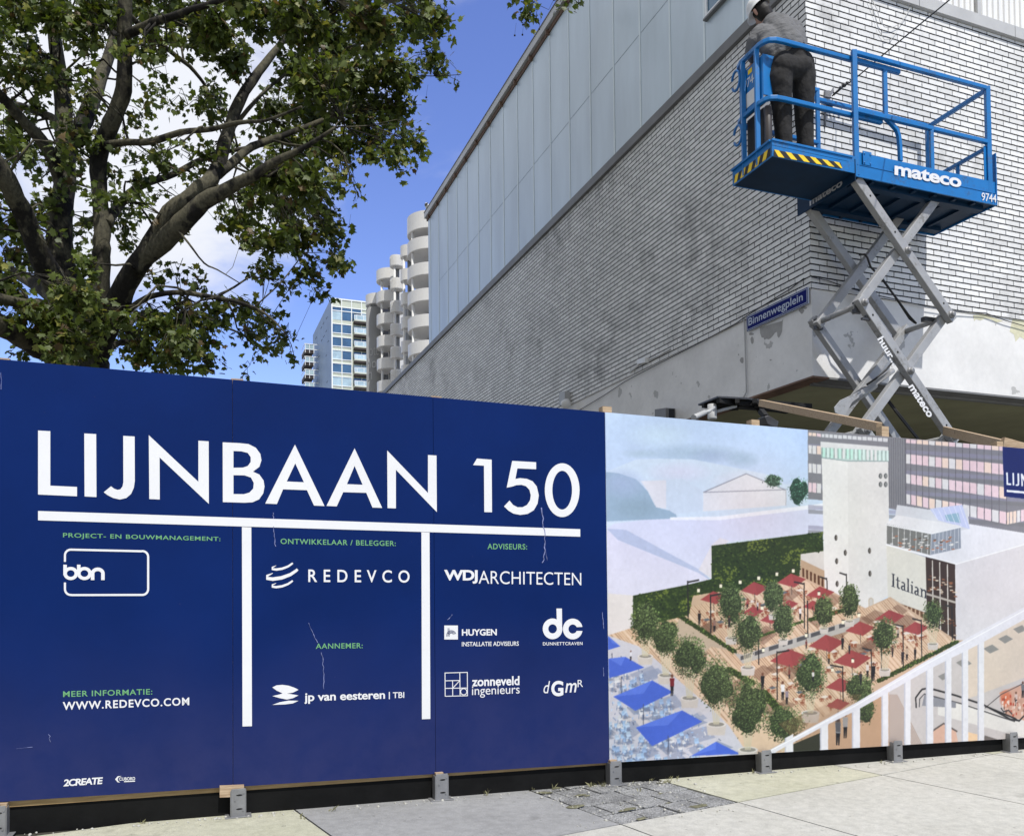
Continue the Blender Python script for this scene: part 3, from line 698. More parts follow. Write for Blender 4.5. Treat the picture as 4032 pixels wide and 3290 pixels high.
def fill(pts, col, alpha=1.0, vary=0.0, raw=False):
    r = fillmask(pts if raw else [pq(*p) for p in pts])
    if r is None: return
    ys, xs, m = r; c = np.array(col, np.float32)
    reg = img[ys, xs]; v = c * (1 + vary * rng.standard_normal((m.sum(), 1)).astype(np.float32)) if vary else c
    reg[m] = reg[m] * (1 - alpha) + v * alpha
def pline(pts, w, col, alpha=1.0): fill(strip2d([pq(*p) for p in pts], w * 1.0), col, alpha, raw=True)
def ell(X, Y, rx, ry, col, alpha=1.0, vary=0.0, n=20): fill([(X + rx * math.cos(t), Y + ry * math.sin(t)) for t in np.linspace(0, 2 * math.pi, n + 1)[:-1]], col, alpha, vary)
def soft(X, Y, rx, ry, col, a):
    for k in range(10): q = 1 - k / 10; ell(X, Y, rx * q, ry * q, col, 1 - (1 - a) ** .1)
yy, xx = np.mgrid[0:IH, 0:IW].astype(np.float32)
t = np.clip(yy / IH * 3.0, 0, 1)[..., None]; img[:] = (1 - t) * np.array([186, 206, 240]) + t * np.array([214, 226, 236])
t = np.clip(1 - xx / IW * 2.2, 0, 1)[..., None] * np.clip(1 - yy / IH * 5, 0, 1)[..., None]; img[:] = img * (1 - .5 * t) + np.array([208, 226, 236]) * .5 * t
soft(480, 318, 230, 46, (168, 188, 205), .75); soft(560, 330, 110, 38, (160, 174, 206), .4); soft(700, 345, 80, 40, (160, 182, 200), .6); soft(330, 240, 160, 60, (206, 226, 238), .6); soft(250, 320, 90, 22, (176, 196, 208), .6)
fill([(230, 345), (330, 342), (480, 345), (620, 372), (800, 410), (890, 455), (990, 440), (990, 565), (380, 605), (95, 625), (95, 400)], (208, 222, 236)); soft(420, 400, 150, 50, (218, 214, 232), .6)
soft(700, 440, 140, 50, (220, 222, 234), .6)
fill([(92, 400), (150, 405), (230, 432), (280, 485), (310, 545), (340, 562), (400, 575), (412, 605), (95, 618)], (160, 182, 200)); soft(170, 450, 110, 70, (172, 186, 214), .7); soft(240, 560, 120, 50, (146, 168, 180), .6)
fill([(250, 440), (362, 436), (362, 562), (318, 556), (285, 490)], (222, 222, 228)); fill([(362, 436), (430, 430), (520, 480), (520, 570), (400, 585), (362, 560)], (206, 218, 232))
fill([(525, 490), (715, 408), (890, 480), (890, 548), (525, 574)], (224, 225, 229)); pline([(525, 490), (715, 408), (890, 480)], 3, (150, 155, 165)); pline([(525, 490), (890, 478)], 3, (165, 168, 176)); pline([(890, 480), (890, 548)], 3, (190, 190, 195))
def foliage(X, Y, rx, ry, base, n=500, dot=4, sp=.22):
    for k in range(16): a = random.uniform(0, 6.28); q = random.uniform(.2, .6); ell(X + q * rx * math.cos(a), Y + q * ry * math.sin(a), rx * random.uniform(.3, .48), ry * random.uniform(.28, .45), tuple(x * .6 for x in base), 1, .12, 11)
    for k in range(n):
        a, q = random.uniform(0, 6.28), random.random() ** .5 * random.uniform(.85, 1.0) * (1 + .16 * math.sin(3 * random.random() + X) + (.14 if random.random() < .12 else 0)); x, y = X + rx * q * math.cos(a), Y + ry * q * math.sin(a)
        lit = .60 + .62 * (0.5 - .35 * (y - Y) / ry + .22 * (x - X) / rx) + random.gauss(0, sp) + (.55 if random.random() < .14 else 0)
        d = dot * random.uniform(.5, 1.2); th = random.uniform(0, 3.14)
        fill([(x + d * math.cos(th), y + d * math.sin(th)), (x + d * .45 * math.cos(th + 1.57), y + d * .45 * math.sin(th + 1.57)), (x - d * math.cos(th), y - d * math.sin(th)), (x - d * .45 * math.cos(th + 1.57), y - d * .45 * math.sin(th + 1.57))], tuple(min(255, x_ * lit) for x_ in base))
foliage(835, 440, 42, 30, (110, 142, 120), 120); foliage(950, 485, 48, 62, (92, 132, 112), 260)
# roofs and pale blocks on the left
fill([(100, 650), (130, 628), (260, 612), (600, 598), (1056, 540), (1056, 668), (700, 700), (562, 722), (505, 832), (380, 770)], (216, 219, 238))
fill([(380, 600), (600, 596), (1056, 538), (1056, 556), (600, 612), (380, 612)], (236, 238, 244))
fill([(100, 655), (150, 690), (505, 835), (560, 878), (560, 912), (215, 946), (105, 940)], (220, 219, 236)); fill([(100, 650), (185, 655), (400, 772), (520, 836), (560, 880), (505, 845), (150, 700)], (188, 197, 222))
fill([(562, 722), (600, 690), (640, 705), (565, 760), (562, 870), (505, 832)], (226, 222, 228)); fill([(105, 935), (215, 944), (213, 1165), (160, 1150), (105, 1122)], (225, 219, 218))
# slab office block behind
fill([(986, 200), (1960, 290), (1960, 690), (1340, 560), (1056, 525), (988, 520)], (138, 137, 142))
def rows(xa, xb, ya, yb, rows_, n, cols):
    """window rows between x=xa and x=xb; rows_ = (top_a, bottom_a, top_b, bottom_b)"""
    for (ta, ba, tb, bb) in rows_:
        for k in range(n):
            u0, u1 = (k / n) ** 1.12, ((k + 1) / n) ** 1.12; i = lambda u, p, q: p + (q - p) * u
            x0, x1 = i(u0, xa, xb) + 2.2, i(u1, xa, xb) - 1.2
            fill([(x0, i(u0, ta, tb)), (x1, i(u1, ta, tb)), (x1, i(u1, ba, bb)), (x0, i(u0, ba, bb))], random.choice(cols), 1, 0)
for k, c in ((0, (150, 148, 168)), (1, (126, 126, 128))): 
    for j in range(6): y = 275 + j * 90 + k * 20; fill([(988, y), (1960, y + 62), (1960, y + 78), (988, y + 18)], c, .6)
pk = [(232, 208, 214), (236, 214, 200), (222, 220, 220), (230, 205, 210)]
rows(1418, 1862, 0, 0, [(256, 272, 288, 308), (321, 362, 367, 414), (409, 449, 468, 519), (497, 539, 577, 630)], 15, pk); rows(1862, 1960, 0, 0, [(579, 632, 562, 612)], 6, pk); rows(988, 1046, 0, 0, [(226, 240, 232, 246), (282, 318, 287, 324), (362, 402, 368, 408), (446, 488, 452, 494)], 3, pk)
rows(1046, 1340, 0, 0, [(232, 247, 252, 268)], 14, [(214, 214, 216)])
for k in range(16): u = (k / 15) ** 1.12; x = 1418 + 444 * u; pline([(x, 256 + 32 * u), (x + 2, 540 + 90 * u)], 2.2, (92, 88, 92), .8)
fill([(1340, 248), (1416, 256), (1416, 560), (1345, 550)], (140, 140, 144))
for x in range(1344, 1416, 10): pline([(x, 250), (x + 2, 556)], 3, (110, 110, 115), .8)
# white tower
fill([(1048, 336), (1162, 352), (1168, 1000), (1060, 930)], (231, 229, 226)); fill([(1162, 352), (1341, 350), (1350, 940), (1240, 1010), (1168, 1000)], (224, 222, 219))
fill([(1045, 292), (1341, 306), (1341, 353), (1162, 352), (1047, 336)], (196, 214, 208))
for k in range(17):
    x = 1050 + 290 * k / 16.5; fill([(x, 293 + (x - 1045) * .047), (x + 12, 294 + (x - 1045) * .047), (x + 12, 336 + (x - 1045) * .06), (x, 335 + (x - 1045) * .06)], random.choice([(196, 232, 218), (214, 232, 226), (224, 226, 224)])); pline([(x, 292 + (x - 1045) * .047), (x, 337 + (x - 1045) * .06)], 2.2, (120, 132, 128))
fill([(1043, 266), (1341, 290), (1341, 307), (1043, 292)], (222, 221, 220)); pline([(1047, 337), (1162, 352), (1341, 353)], 3, (150, 165, 165))
for X, Y in ((1307, 418), (1330, 418), (1307, 455), (1330, 455)): ell(X, Y, 8, 12, (96, 98, 98)); ell(X + 2, Y, 4.5, 9, (150, 152, 150))
for X, Y in ((1111, 690), (1152, 756), (1114, 793), (1259, 747), (1261, 848), (1116, 893)): ell(X, Y, 7, 13, (70, 66, 62)); ell(X + 3, Y, 4, 10, (128, 122, 116))
fill([(1255, 955), (1275, 957), (1275, 1040), (1255, 1038)], (200, 196, 190)); pline([(1255, 1040), (1256, 962), (1265, 954), (1275, 962), (1275, 1040)], 2, (190, 170, 140))
fill([(952, 762), (1056, 745), (1060, 860), (955, 790)], (214, 210, 205)); fill([(955, 785), (1060, 835), (1062, 925), (950, 872)], (188, 164, 138))
for k in range(6): x = 962 + k * 17; fill([(x, 822 + k * 8), (x + 9, 826 + k * 8), (x + 9, 868 + k * 8), (x, 864 + k * 8)], (96, 66, 46))
# roof pavilion and restaurant block
fill([(1330, 718), (1500, 640), (1690, 628), (1960, 672), (1960, 712), (1640, 806)], (226, 226, 230)); fill([(1352, 715), (1380, 545), (1522, 566), (1690, 560), (1700, 650), (1530, 690)], (212, 213, 217))
fill([(1525, 562), (1668, 545), (1702, 652), (1560, 612)], (196, 202, 230)); fill([(1590, 590), (1650, 580), (1662, 625), (1600, 615)], (150, 180, 196))
for k in range(6): pline([(1535 + k * 24, 563 - k * 3), (1560 + k * 26, 610 + k * 7)], 2, (228, 230, 240))
fill([(1334, 628), (1530, 668), (1526, 766), (1334, 716)], (128, 128, 124)); fill([(1530, 668), (1660, 642), (1662, 736), (1526, 766)], (150, 156, 166)); fill([(1330, 628), (1380, 590), (1662, 636), (1532, 670)], (226, 225, 226)); pline([(1330, 632), (1532, 672), (1662, 642)], 4, (238, 238, 238))
for k in range(8): u = k / 7.5; pline([(1334 + 196 * u, 632 + 40 * u), (1334 + 193 * u, 716 + 50 * u)], 2.4, (214, 214, 212)); pline([(1532 + 128 * u, 670 - 26 * u), (1528 + 132 * u, 764 - 30 * u)], 2, (214, 216, 222))
for k in range(60):
    x, y = random.uniform(1345, 1640), random.uniform(680, 745); fill([(x, y), (x + 12, y - 2), (x + 16, y + 2), (x + 4, y + 4)], random.choice([(232, 228, 220), (180, 120, 90), (100, 84, 72), (226, 226, 226)]))
fill([(1333, 718), (1506, 776), (1512, 1024), (1340, 962)], (221, 218, 208)); fill([(1506, 774), (1636, 806), (1640, 1145), (1512, 1060)], (74, 58, 52)); fill([(1636, 806), (1960, 712), (1960, 1040), (1640, 1152)], (219, 216, 218))
for k in range(40): x = 1340 + k * 4.2; pline([(x, 722 + (x - 1333) * .33), (x + 2, 960 + (x - 1340) * .36)], 1, (206, 204, 190), .5)
for k in range(60): x = 1640 + k * 5.3; pline([(x, 808 - (x - 1636) * .29), (x + 1, 1150 - (x - 1640) * .33)], 1, (208, 205, 210), .5)
for k in range(60):
    x = random.uniform(1512, 1630); y = 850 + (x - 1512) * .28 + random.choice([0, 40, 165, 220]) + random.uniform(0, 30); fill([(x, y), (x + 14, y + 1), (x + 18, y + 6), (x + 4, y + 6)], random.choice([(228, 216, 196), (150, 104, 78), (120, 80, 60), (200, 180, 160)]))
for X in (1536, 1568, 1602): pline([(X, 782 + (X - 1506) * .25), (X + 4, 1075 + (X - 1506) * .5)], 4.5, (214, 208, 200))
pline([(1506, 936), (1638, 975)], 7, (190, 182, 172)); pline([(1330, 720), (1640, 806), (1960, 714)], 4, (240, 240, 240))
fill([(1340, 960), (1512, 1022), (1512, 1068), (1342, 1005)], (116, 84, 62))
for k in range(9): x = 1350 + k * 18; fill([(x, 966 + k * 6.4), (x + 7, 968 + k * 6.4), (x + 7, 1010 + k * 6.6), (x, 1007 + k * 6.6)], (196, 170, 144))
# the word on the restaurant wall: stems, bowls and serifs
def it(pts): 
    for p in pts: fill([(1356 + (x * 1.0), 846 + y + x * .36) for x, y in p], (52, 54, 66))
def stem(x, y0, y1, w=7): return [(x, y0), (x + w, y0), (x + w, y1), (x, y1)]
it([stem(4, 0, 58), stem(0, 0, 3, 15), stem(0, 55, 58, 15)])
it([stem(24, 8, 54, 6), stem(19, 20, 23, 18), [(24, 54), (30, 50), (37, 53), (36, 57), (29, 58)]])
def aa(x): it([stem(x + 14, 26, 56, 6), [(x + 3, 22), (x + 14, 20), (x + 20, 26), (x + 14, 26), (x + 5, 27)], [(x + 1, 46), (x + 5, 38), (x + 15, 36), (x + 15, 40), (x + 8, 43), (x + 7, 50), (x + 11, 54), (x + 16, 50), (x + 17, 54), (x + 9, 59), (x + 2, 55)], stem(x + 18, 54, 57, 7)])
aa(40); it([stem(70, -2, 57, 6), stem(66, -2, 1, 9), stem(66, 54, 57, 14)]); it([stem(87, 20, 57, 6), stem(83, 20, 23, 8), stem(83, 54, 57, 14), stem(87, 4, 11, 7)]); aa(99)
it([stem(130, 20, 57, 6), stem(126, 20, 23, 8), stem(126, 54, 57, 13), stem(147, 26, 57, 6), stem(143, 54, 57, 13), [(136, 26), (142, 20), (150, 21), (153, 28), (147, 30), (142, 25), (136, 31)]])
# plaza decking
DK = [(105, 1120), (216, 1085), (380, 1040), (450, 1000), (950, 868), (1062, 920), (1240, 1008), (1345, 958), (1512, 1066), (1640, 1150), (1300, 1330), (780, 1645), (115, 1690)]
fill([(217, 950), (470, 905), (560, 880), (950, 855), (1240, 1000), (1350, 950), (1640, 1140), (1960, 1150), (1960, 1690), (115, 1690), (217, 1165)], (204, 178, 154)); fill(DK, (220, 194, 168)); keep = img.copy(); soft(900, 1250, 380, 200, (226, 196, 166), .4)
for k in range(-40, 130):
    x = 300 + k * 12; pline([(x, 860), (x + 560, 1500)], random.uniform(1.6, 3.4), random.choice([(150, 112, 84), (168, 128, 98), (132, 98, 76), (236, 214, 192)]), random.uniform(.35, .75))
for k in range(34):
    x, y = random.uniform(420, 1500), random.uniform(950, 1560); fill([(x, y), (x + 60, y - 40), (x + 110, y - 20), (x + 46, y + 30)], (112, 84, 70), .45)
mk_ = fillmask([pq(*p) for p in DK]); full = np.zeros((IH, IW), bool); full[mk_[0], mk_[1]] = mk_[2]; img[~full] = keep[~full]
fill([(420, 1040), (660, 1185), (700, 1200), (560, 1170), (500, 1220), (640, 1290), (660, 1330), (520, 1260), (400, 1110)], (196, 178, 158)); fill([(700, 1205), (1215, 1040), (1215, 1085), (700, 1245), (660, 1195)], (186, 182, 176))
for k in range(8): x = 690 + k * 62; fill([(x, 1212 - k * 20), (x + 44, 1198 - k * 20), (x + 44, 1216 - k * 20), (x, 1230 - k * 20)], (92, 92, 94))
fill([(105, 1120), (240, 1168), (330, 1238), (430, 1330), (560, 1440), (640, 1520), (720, 1640), (115, 1690)], (204, 203, 210))
for k in range(46):
    x, y = random.uniform(110, 620), random.uniform(1140, 1660)
    if y - 1120 > (x - 105) * .9 - 20: fill([(x, y), (x + random.uniform(30, 80), y - 22), (x + random.uniform(60, 110), y + 8), (x + 30, y + 30)], random.choice([(150, 160, 182), (206, 202, 204), (140, 150, 170), (212, 206, 204)]), .7)
# green walls
for pl in ([(562, 725), (1052, 664), (1056, 748), (955, 762), (950, 858), (790, 905), (640, 930), (562, 925)], [(215, 945), (450, 898), (562, 872), (640, 920), (480, 945), (462, 1030), (216, 1090)]):
    fill(pl, (54, 70, 36)); P_ = np.array(pl)
    for k in range(1500):
        x, y = random.uniform(P_[:, 0].min(), P_[:, 0].max()), random.uniform(P_[:, 1].min(), P_[:, 1].max())
        ins = False
        for i in range(len(pl)):
            (xa, ya), (xb, yb) = pl[i], pl[i - 1]
            if (ya > y) != (yb > y) and x < (xb - xa) * (y - ya) / (yb - ya) + xa: ins = not ins
        if not ins: continue
        lite = 1 if math.sin(x * .021 + 1) * math.sin(y * .033 + x * .008) > .35 else 0
        d = random.uniform(2, 7); c = (112, 126, 62) if lite else random.choice([(46, 64, 32), (70, 88, 44), (60, 78, 38), (38, 52, 30), (84, 100, 52)])
        th = random.uniform(0, 3); fill([(x - d, y), (x, y - d * .6), (x + d, y + d * .3), (x, y + d)], c)
for (xa, ya, xb, yb, w) in ((430, 1040, 660, 1190, 16), (1000, 1050, 1140, 1010, 14), (640, 1270, 740, 1330, 20), (790, 1370, 860, 1450, 22), (1300, 1320, 1640, 1150, 16), (760, 1130, 960, 1060, 9)):
    for k in range(26): u = k / 25; foliage(xa + (xb - xa) * u, ya + (yb - ya) * u, w, w * .7, (92, 112, 58), 12, 4)
# furniture, umbrellas
def tbl(x, y, c1=(226, 216, 204), c2=(150, 92, 70)):
    for k in range(5): dx, dy = random.uniform(-26, 26), random.uniform(-8, 22); pline([(x + dx, y + dy), (x + dx + 5, y + dy + 14)], 2.2, c2); pline([(x + dx + 8, y + dy + 1), (x + dx + 10, y + dy + 14)], 2, c2); fill([(x + dx, y + dy), (x + dx + 10, y + dy - 2), (x + dx + 12, y + dy + 3), (x + dx + 2, y + dy + 5)], c2)
    fill([(x - 17, y), (x + 4, y - 6), (x + 20, y + 1), (x - 2, y + 8)], c1)
for (x, y) in ((560, 1015), (600, 1060), (735, 970), (790, 985), (880, 930), (950, 920), (1000, 990), (1060, 970), (920, 1000), (840, 1290), (910, 1330), (860, 1260), (1000, 1180), (1100, 1190), (1190, 1150), (1260, 1125), (1250, 1185), (1330, 1090), (1390, 1080), (1440, 1140), (1460, 1110), (1080, 1260), (1190, 1290), (1100, 1420), (950, 1370), (1270, 1240), (1020, 1340), (1150, 1230), (690, 1000), (1310, 1170), (540, 1050), (640, 1030), (820, 1010), (990, 940), (1100, 1000), (890, 1240), (960, 1250), (1010, 1230), (1120, 1280), (1230, 1200), (1290, 1060), (1420, 1110), (1370, 1150), (830, 1350), (940, 1400), (1060, 1390), (1180, 1330), (1480, 1120), (770, 1010), (700, 960), (860, 960)): tbl(x, y, random.choice([(228, 218, 206), (110, 116, 122), (224, 214, 204)]))
def chair(x, y, k, c):
    fill([(x + 2, y + 11 * k), (x + 16 * k, y + 9 * k), (x + 24 * k, y + 15 * k), (x + 8 * k, y + 18 * k)], (128, 134, 150), .6)
    for dx in (0, 9 * k, 12 * k): pline([(x + dx, y + 3 * k), (x + dx - 1, y + 15 * k)], 1.8, (120, 138, 168))
    fill([(x, y), (x + 11 * k, y - 2 * k), (x + 14 * k, y + 3 * k), (x + 3 * k, y + 6 * k)], c); fill([(x, y), (x + 11 * k, y - 2 * k), (x + 11 * k, y - 10 * k), (x, y - 8 * k)], tuple(q * .93 for q in c))
for (ux, uy, rw) in ((180, 1262, 90), (250, 1390, 120), (370, 1530, 140), (130, 1500, 60), (180, 1600, 80), (560, 1640, 90), (300, 1640, 90)):
    fill([(ux + 20, uy + 30), (ux + rw + 30, uy - 10), (ux + rw + 70, uy + 40), (ux + 70, uy + 80)], (150, 158, 178), .7)
    for k in range(22): chair(ux + random.uniform(-rw, rw), uy + random.uniform(10, 100), random.uniform(1.2, 1.9), random.choice([(176, 204, 234), (196, 214, 232), (166, 190, 222), (222, 224, 226)]))
def umb(x, y, r, c=(158, 80, 80)):
    fill([(x - r, y + .22 * r), (x - .05 * r, y - .42 * r), (x + r, y - .02 * r), (x + .18 * r, y + .55 * r)], c); fill([(x - r, y + .22 * r), (x - .05 * r, y - .42 * r), (x + .1 * r, y - .04 * r), (x + .18 * r, y + .55 * r)], tuple(q * 1.07 for q in c), .7)
    pline([(x, y + .4 * r), (x + 1, y + 1.05 * r)], 2, (90, 80, 76))
for k in range(500):
    x, y = random.uniform(112, 640), random.uniform(1180, 1665)
    if y - 1150 > (x - 105) * .85: pline([(x, y), (x + random.uniform(-3, 14), y + random.uniform(-3, 16))], random.uniform(1.5, 4), random.choice([(160, 190, 226), (190, 208, 230), (120, 140, 176), (226, 224, 222), (104, 116, 140)]))
for q in ([(105, 1122), (160, 1168), (105, 1185)], [(108, 1222), (182, 1214), (266, 1262), (150, 1298), (110, 1308)], [(128, 1390), (300, 1318), (392, 1370), (226, 1452)], [(228, 1526), (432, 1450), (522, 1500), (300, 1608)], [(470, 1652), (582, 1588), (690, 1642)]):
    fill(q, (82, 112, 206)); x0_, y0_ = np.mean(q, 0); fill([q[0], q[1], (x0_, y0_ - 6)], (104, 134, 224), .8); pline([(x0_, y0_ + 40), (x0_, y0_ + 130)], 2.2, (84, 88, 104))
for (x, y, r) in ((572, 950, 60), (752, 910, 62), (915, 874, 64), (1042, 930, 62), (905, 980, 40), (745, 1012, 48), (1348, 1035, 66), (1462, 1085, 60), (1218, 1086, 66), (1070, 1150, 80), (905, 1215, 86), (1182, 1220, 84), (1130, 1335, 66), (820, 1045, 44), (1010, 985, 46), (1290, 1128, 40), (1120, 1420, 52)): umb(x, y, r)
for (x, y0_, y1_, a) in ((457, 880, 1042, 50), (557, 940, 1112, 50), (850, 1190, 1405, 55), (1140, 1255, 1412, -55), (970, 888, 1090, -45), (1156, 848, 912, -30), (1070, 866, 920, -30), (1266, 1180, 1332, -40), (1406, 1075, 1262, -40), (1487, 1050, 1216, -40), (1622, 990, 1142, -30), (768, 1110, 1250, 20), (985, 970, 1130, 0), (1310, 1120, 1310, 0)):
    pline([(x, y0_), (x + 2, y1_)], 4, (48, 46, 48)); pline([(x, y0_ + 6), (x + a, y0_ - 4)], 5, (58, 56, 56))
for (x, y) in ((505, 922), (603, 902), (688, 885), (770, 868), (850, 850), (922, 835), (790, 1185), (890, 1150), (980, 1120), (1062, 1090), (1185, 1232), (1095, 1272), (1212, 1030), (785, 1000), (1036, 936), (1142, 1062)): fill([(x - 6, y - 8), (x + 6, y - 8), (x + 6, y + 8), (x - 6, y + 8)], (244, 238, 214)); pline([(x - 7, y - 9), (x + 7, y - 9)], 3, (60, 56, 50))
def man(x, y, h, c, c2=(40, 38, 42)): ell(x, y - h * .45, h * .07, h * .09, (120, 84, 68)); fill([(x - h * .11, y - h * .34), (x + h * .11, y - h * .34), (x + h * .09, y + h * .08), (x - h * .09, y + h * .08)], c); fill([(x - h * .08, y + h * .05), (x + h * .08, y + h * .05), (x + h * .05, y + h * .5), (x + h * .01, y + h * .5), (x, y + h * .15), (x - h * .03, y + h * .5), (x - h * .07, y + h * .5)], c2)
def tree(x, y, rx, ry, pot, pr=38):
    yp = pot; fill([(x - pr, yp), (x + pr, yp), (x + pr * .85, yp + pr * 1.1), (x - pr * .85, yp + pr * 1.1)], (206, 198, 190)); ell(x, yp, pr, pr * .32, (222, 216, 210)); ell(x, yp, pr * .8, pr * .22, (150, 146, 138))
    for k in range(5): pline([(x + (k - 2) * 5, yp), (x + (k - 2) * 13, y + ry * .4)], 3, (206, 198, 172))
    foliage(x, y, rx * 1.08, ry * 1.05, (88, 102, 68), int(rx * ry * .24), 4.6)
for a in ((1170, 965, 42, 70, 1058, 22), (833, 950, 48, 76, 1030, 20), (1058, 1010, 44, 70, 1090, 20), (648, 985, 54, 84, 1132, 26), (878, 1052, 47, 76, 1140, 22), (1538, 1030, 42, 66, 1158, 24), (722, 1106, 58, 82, 1262, 32), (1326, 1122, 48, 76, 1272, 26), (270, 1066, 58, 86, 1212, 34), (360, 1130, 60, 80, 1296, 36), (465, 1216, 70, 86, 1396, 40), (998, 1296, 62, 94, 1462, 40), (1215, 1352, 60, 66, 1480, 20), (583, 1332, 70, 106, 1512, 44), (1255, 1425, 34, 60, 1590, 20), (722, 1432, 76, 116, 1624, 44), (885, 1512, 82, 74, 1640, 20)): tree(*a)
for a in ((508, 1045, 66, (46, 40, 44)), (575, 1075, 60, (150, 120, 110)), (388, 1340, 92, (126, 40, 48)), (787, 1325, 76, (38, 40, 44)), (876, 1365, 82, (232, 230, 230)), (894, 1390, 70, (150, 140, 150)), (953, 1022, 56, (230, 226, 224)), (1140, 1152, 60, (50, 46, 50)), (1276, 1282, 80, (42, 42, 46)), (1250, 1272, 66, (222, 214, 206)), (1424, 1200, 60, (190, 170, 150)), (1405, 1216, 66, (60, 56, 60)), (1396, 1430, 76, (180, 110, 90)), (980, 1160, 40, (120, 60, 60)), (640, 1060, 50, (70, 60, 62)), (720, 980, 40, (170, 90, 90)), (765, 990, 40, (200, 190, 190)), (1080, 1220, 52, (180, 120, 70)), (1170, 1180, 44, (60, 60, 70)), (1360, 1190, 50, (90, 70, 66)), (1220, 1310, 60, (60, 60, 66)), (1010, 1300, 50, (220, 214, 210)), (905, 1290, 46, (130, 80, 70)), (1460, 1200, 52, (50, 46, 50)), (1385, 1110, 44, (170, 160, 150)), (206, 1210, 44, (220, 220, 226))): man(*a)
# stair railing and passage in front
fill([(1345, 1345), (1640, 1180), (1960, 1010), (1960, 1620), (1345, 1620)], (204, 197, 194)); fill([(860, 1640), (1345, 1370), (1345, 1640)], (216, 184, 154))
for k in range(75): x = 860 + k * 7; pline([(x, 1380 + max(0, 1180 - x) * .4), (x + 130, 1640)], 2.4, (146, 110, 84), .65)
foliage(1240, 1440, 46, 70, (88, 102, 68), 700, 4.6)
fill([(1690, 1170), (1960, 1040), (1960, 1300), (1690, 1400)], (220, 205, 190)); fill([(1560, 1390), (1960, 1500), (1960, 1575), (1560, 1470)], (226, 222, 216))
for q in ([(1760, 1178), (1800, 1160), (1830, 1182), (1790, 1200)], [(1826, 1135), (1862, 1118), (1892, 1136), (1856, 1156)], [(1892, 1092), (1932, 1074), (1950, 1096), (1916, 1112)], [(1640, 1240), (1680, 1220), (1710, 1245), (1670, 1262)], [(1560, 1300), (1600, 1280), (1620, 1300), (1580, 1318)]): fill(q, (150, 148, 144))
fill([(1830, 1372), (1960, 1322), (1960, 1500), (1860, 1474)], (208, 168, 148)); soft(1860, 1400, 30, 44, (216, 104, 66), .8); soft(1925, 1420, 30, 40, (190, 150, 130), .6); man(1935, 1360, 70, (120, 120, 124)); man(1905, 1400, 60, (210, 190, 180))
for k in range(50): x, y = random.uniform(1840, 1940), random.uniform(1380, 1470); fill([(x, y), (x + 6, y), (x + 6, y + 12), (x, y + 12)], random.choice([(232, 200, 180), (180, 70, 50), (120, 90, 80), (236, 226, 214)]), .8)
pline([(1465, 1440), (1462, 1395), (1490, 1358), (1520, 1352), (1640, 1385), (1760, 1425), (1880, 1490), (1920, 1496)], 6, (52, 50, 52)); pline([(1478, 1436), (1480, 1400), (1500, 1378), (1660, 1420), (1900, 1500)], 4, (80, 78, 80)); fill([(1500, 1382), (1640, 1415), (1640, 1440), (1490, 1430)], (150, 150, 156))
pline([(1768, 1440), (1840, 1380), (1940, 1330)], 3, (96, 90, 90)); pline([(1770, 1432), (1900, 1486), (1918, 1498), (1940, 1474)], 6, (50, 48, 50)); pline([(1838, 1440), (1850, 1456), (1872, 1450), (1888, 1468)], 5, (66, 62, 64))
fill([(1530, 1610), (1532, 1540), (1586, 1508), (1640, 1540), (1652, 1610)], (218, 180, 160)); pline([(1530, 1545), (1586, 1508), (1646, 1544)], 6, (110, 100, 96)); fill([(1690, 1545), (1750, 1560), (1750, 1610), (1690, 1610)], (238, 206, 170)); fill([(1765, 1560), (1830, 1580), (1830, 1600), (1765, 1600)], (120, 112, 108))
man(1120, 1545, 118, (140, 140, 142), (34, 34, 40)); man(1152, 1518, 110, (160, 156, 154), (40, 38, 42)); fill([(1108, 1490), (1130, 1490), (1130, 1545), (1110, 1545)], (70, 68, 72), .6); fill([(920, 1600), (1040, 1550), (1040, 1640), (920, 1640)], (62, 62, 50))
for (x0_, y0_, x1_) in ((885, 1585, 922), (1040, 1520, 1076), (1181, 1440, 1217), (1311, 1366, 1342), (1411, 1310, 1440), (1507, 1255, 1540), (1591, 1205, 1620), (1665, 1160, 1694), (1735, 1120, 1764)):
    fill([(x0_, y0_ - 12), (x1_, y0_ - 30), (x1_, 1640), (x0_, 1640)], (229, 228, 231)); fill([(x0_, y0_ - 12), (x0_ + 6, y0_ - 14), (x0_ + 6, 1640), (x0_, 1640)], (196, 196, 206))
fill([(770, 1650), (890, 1586), (1200, 1416), (1500, 1238), (1740, 1104), (1960, 985), (1960, 1040), (1760, 1150), (1520, 1270), (1212, 1445), (1042, 1528), (885, 1612), (820, 1650)], (226, 225, 231)); pline([(790, 1645), (1200, 1428), (1500, 1252), (1960, 1000)], 3, (246, 246, 248))
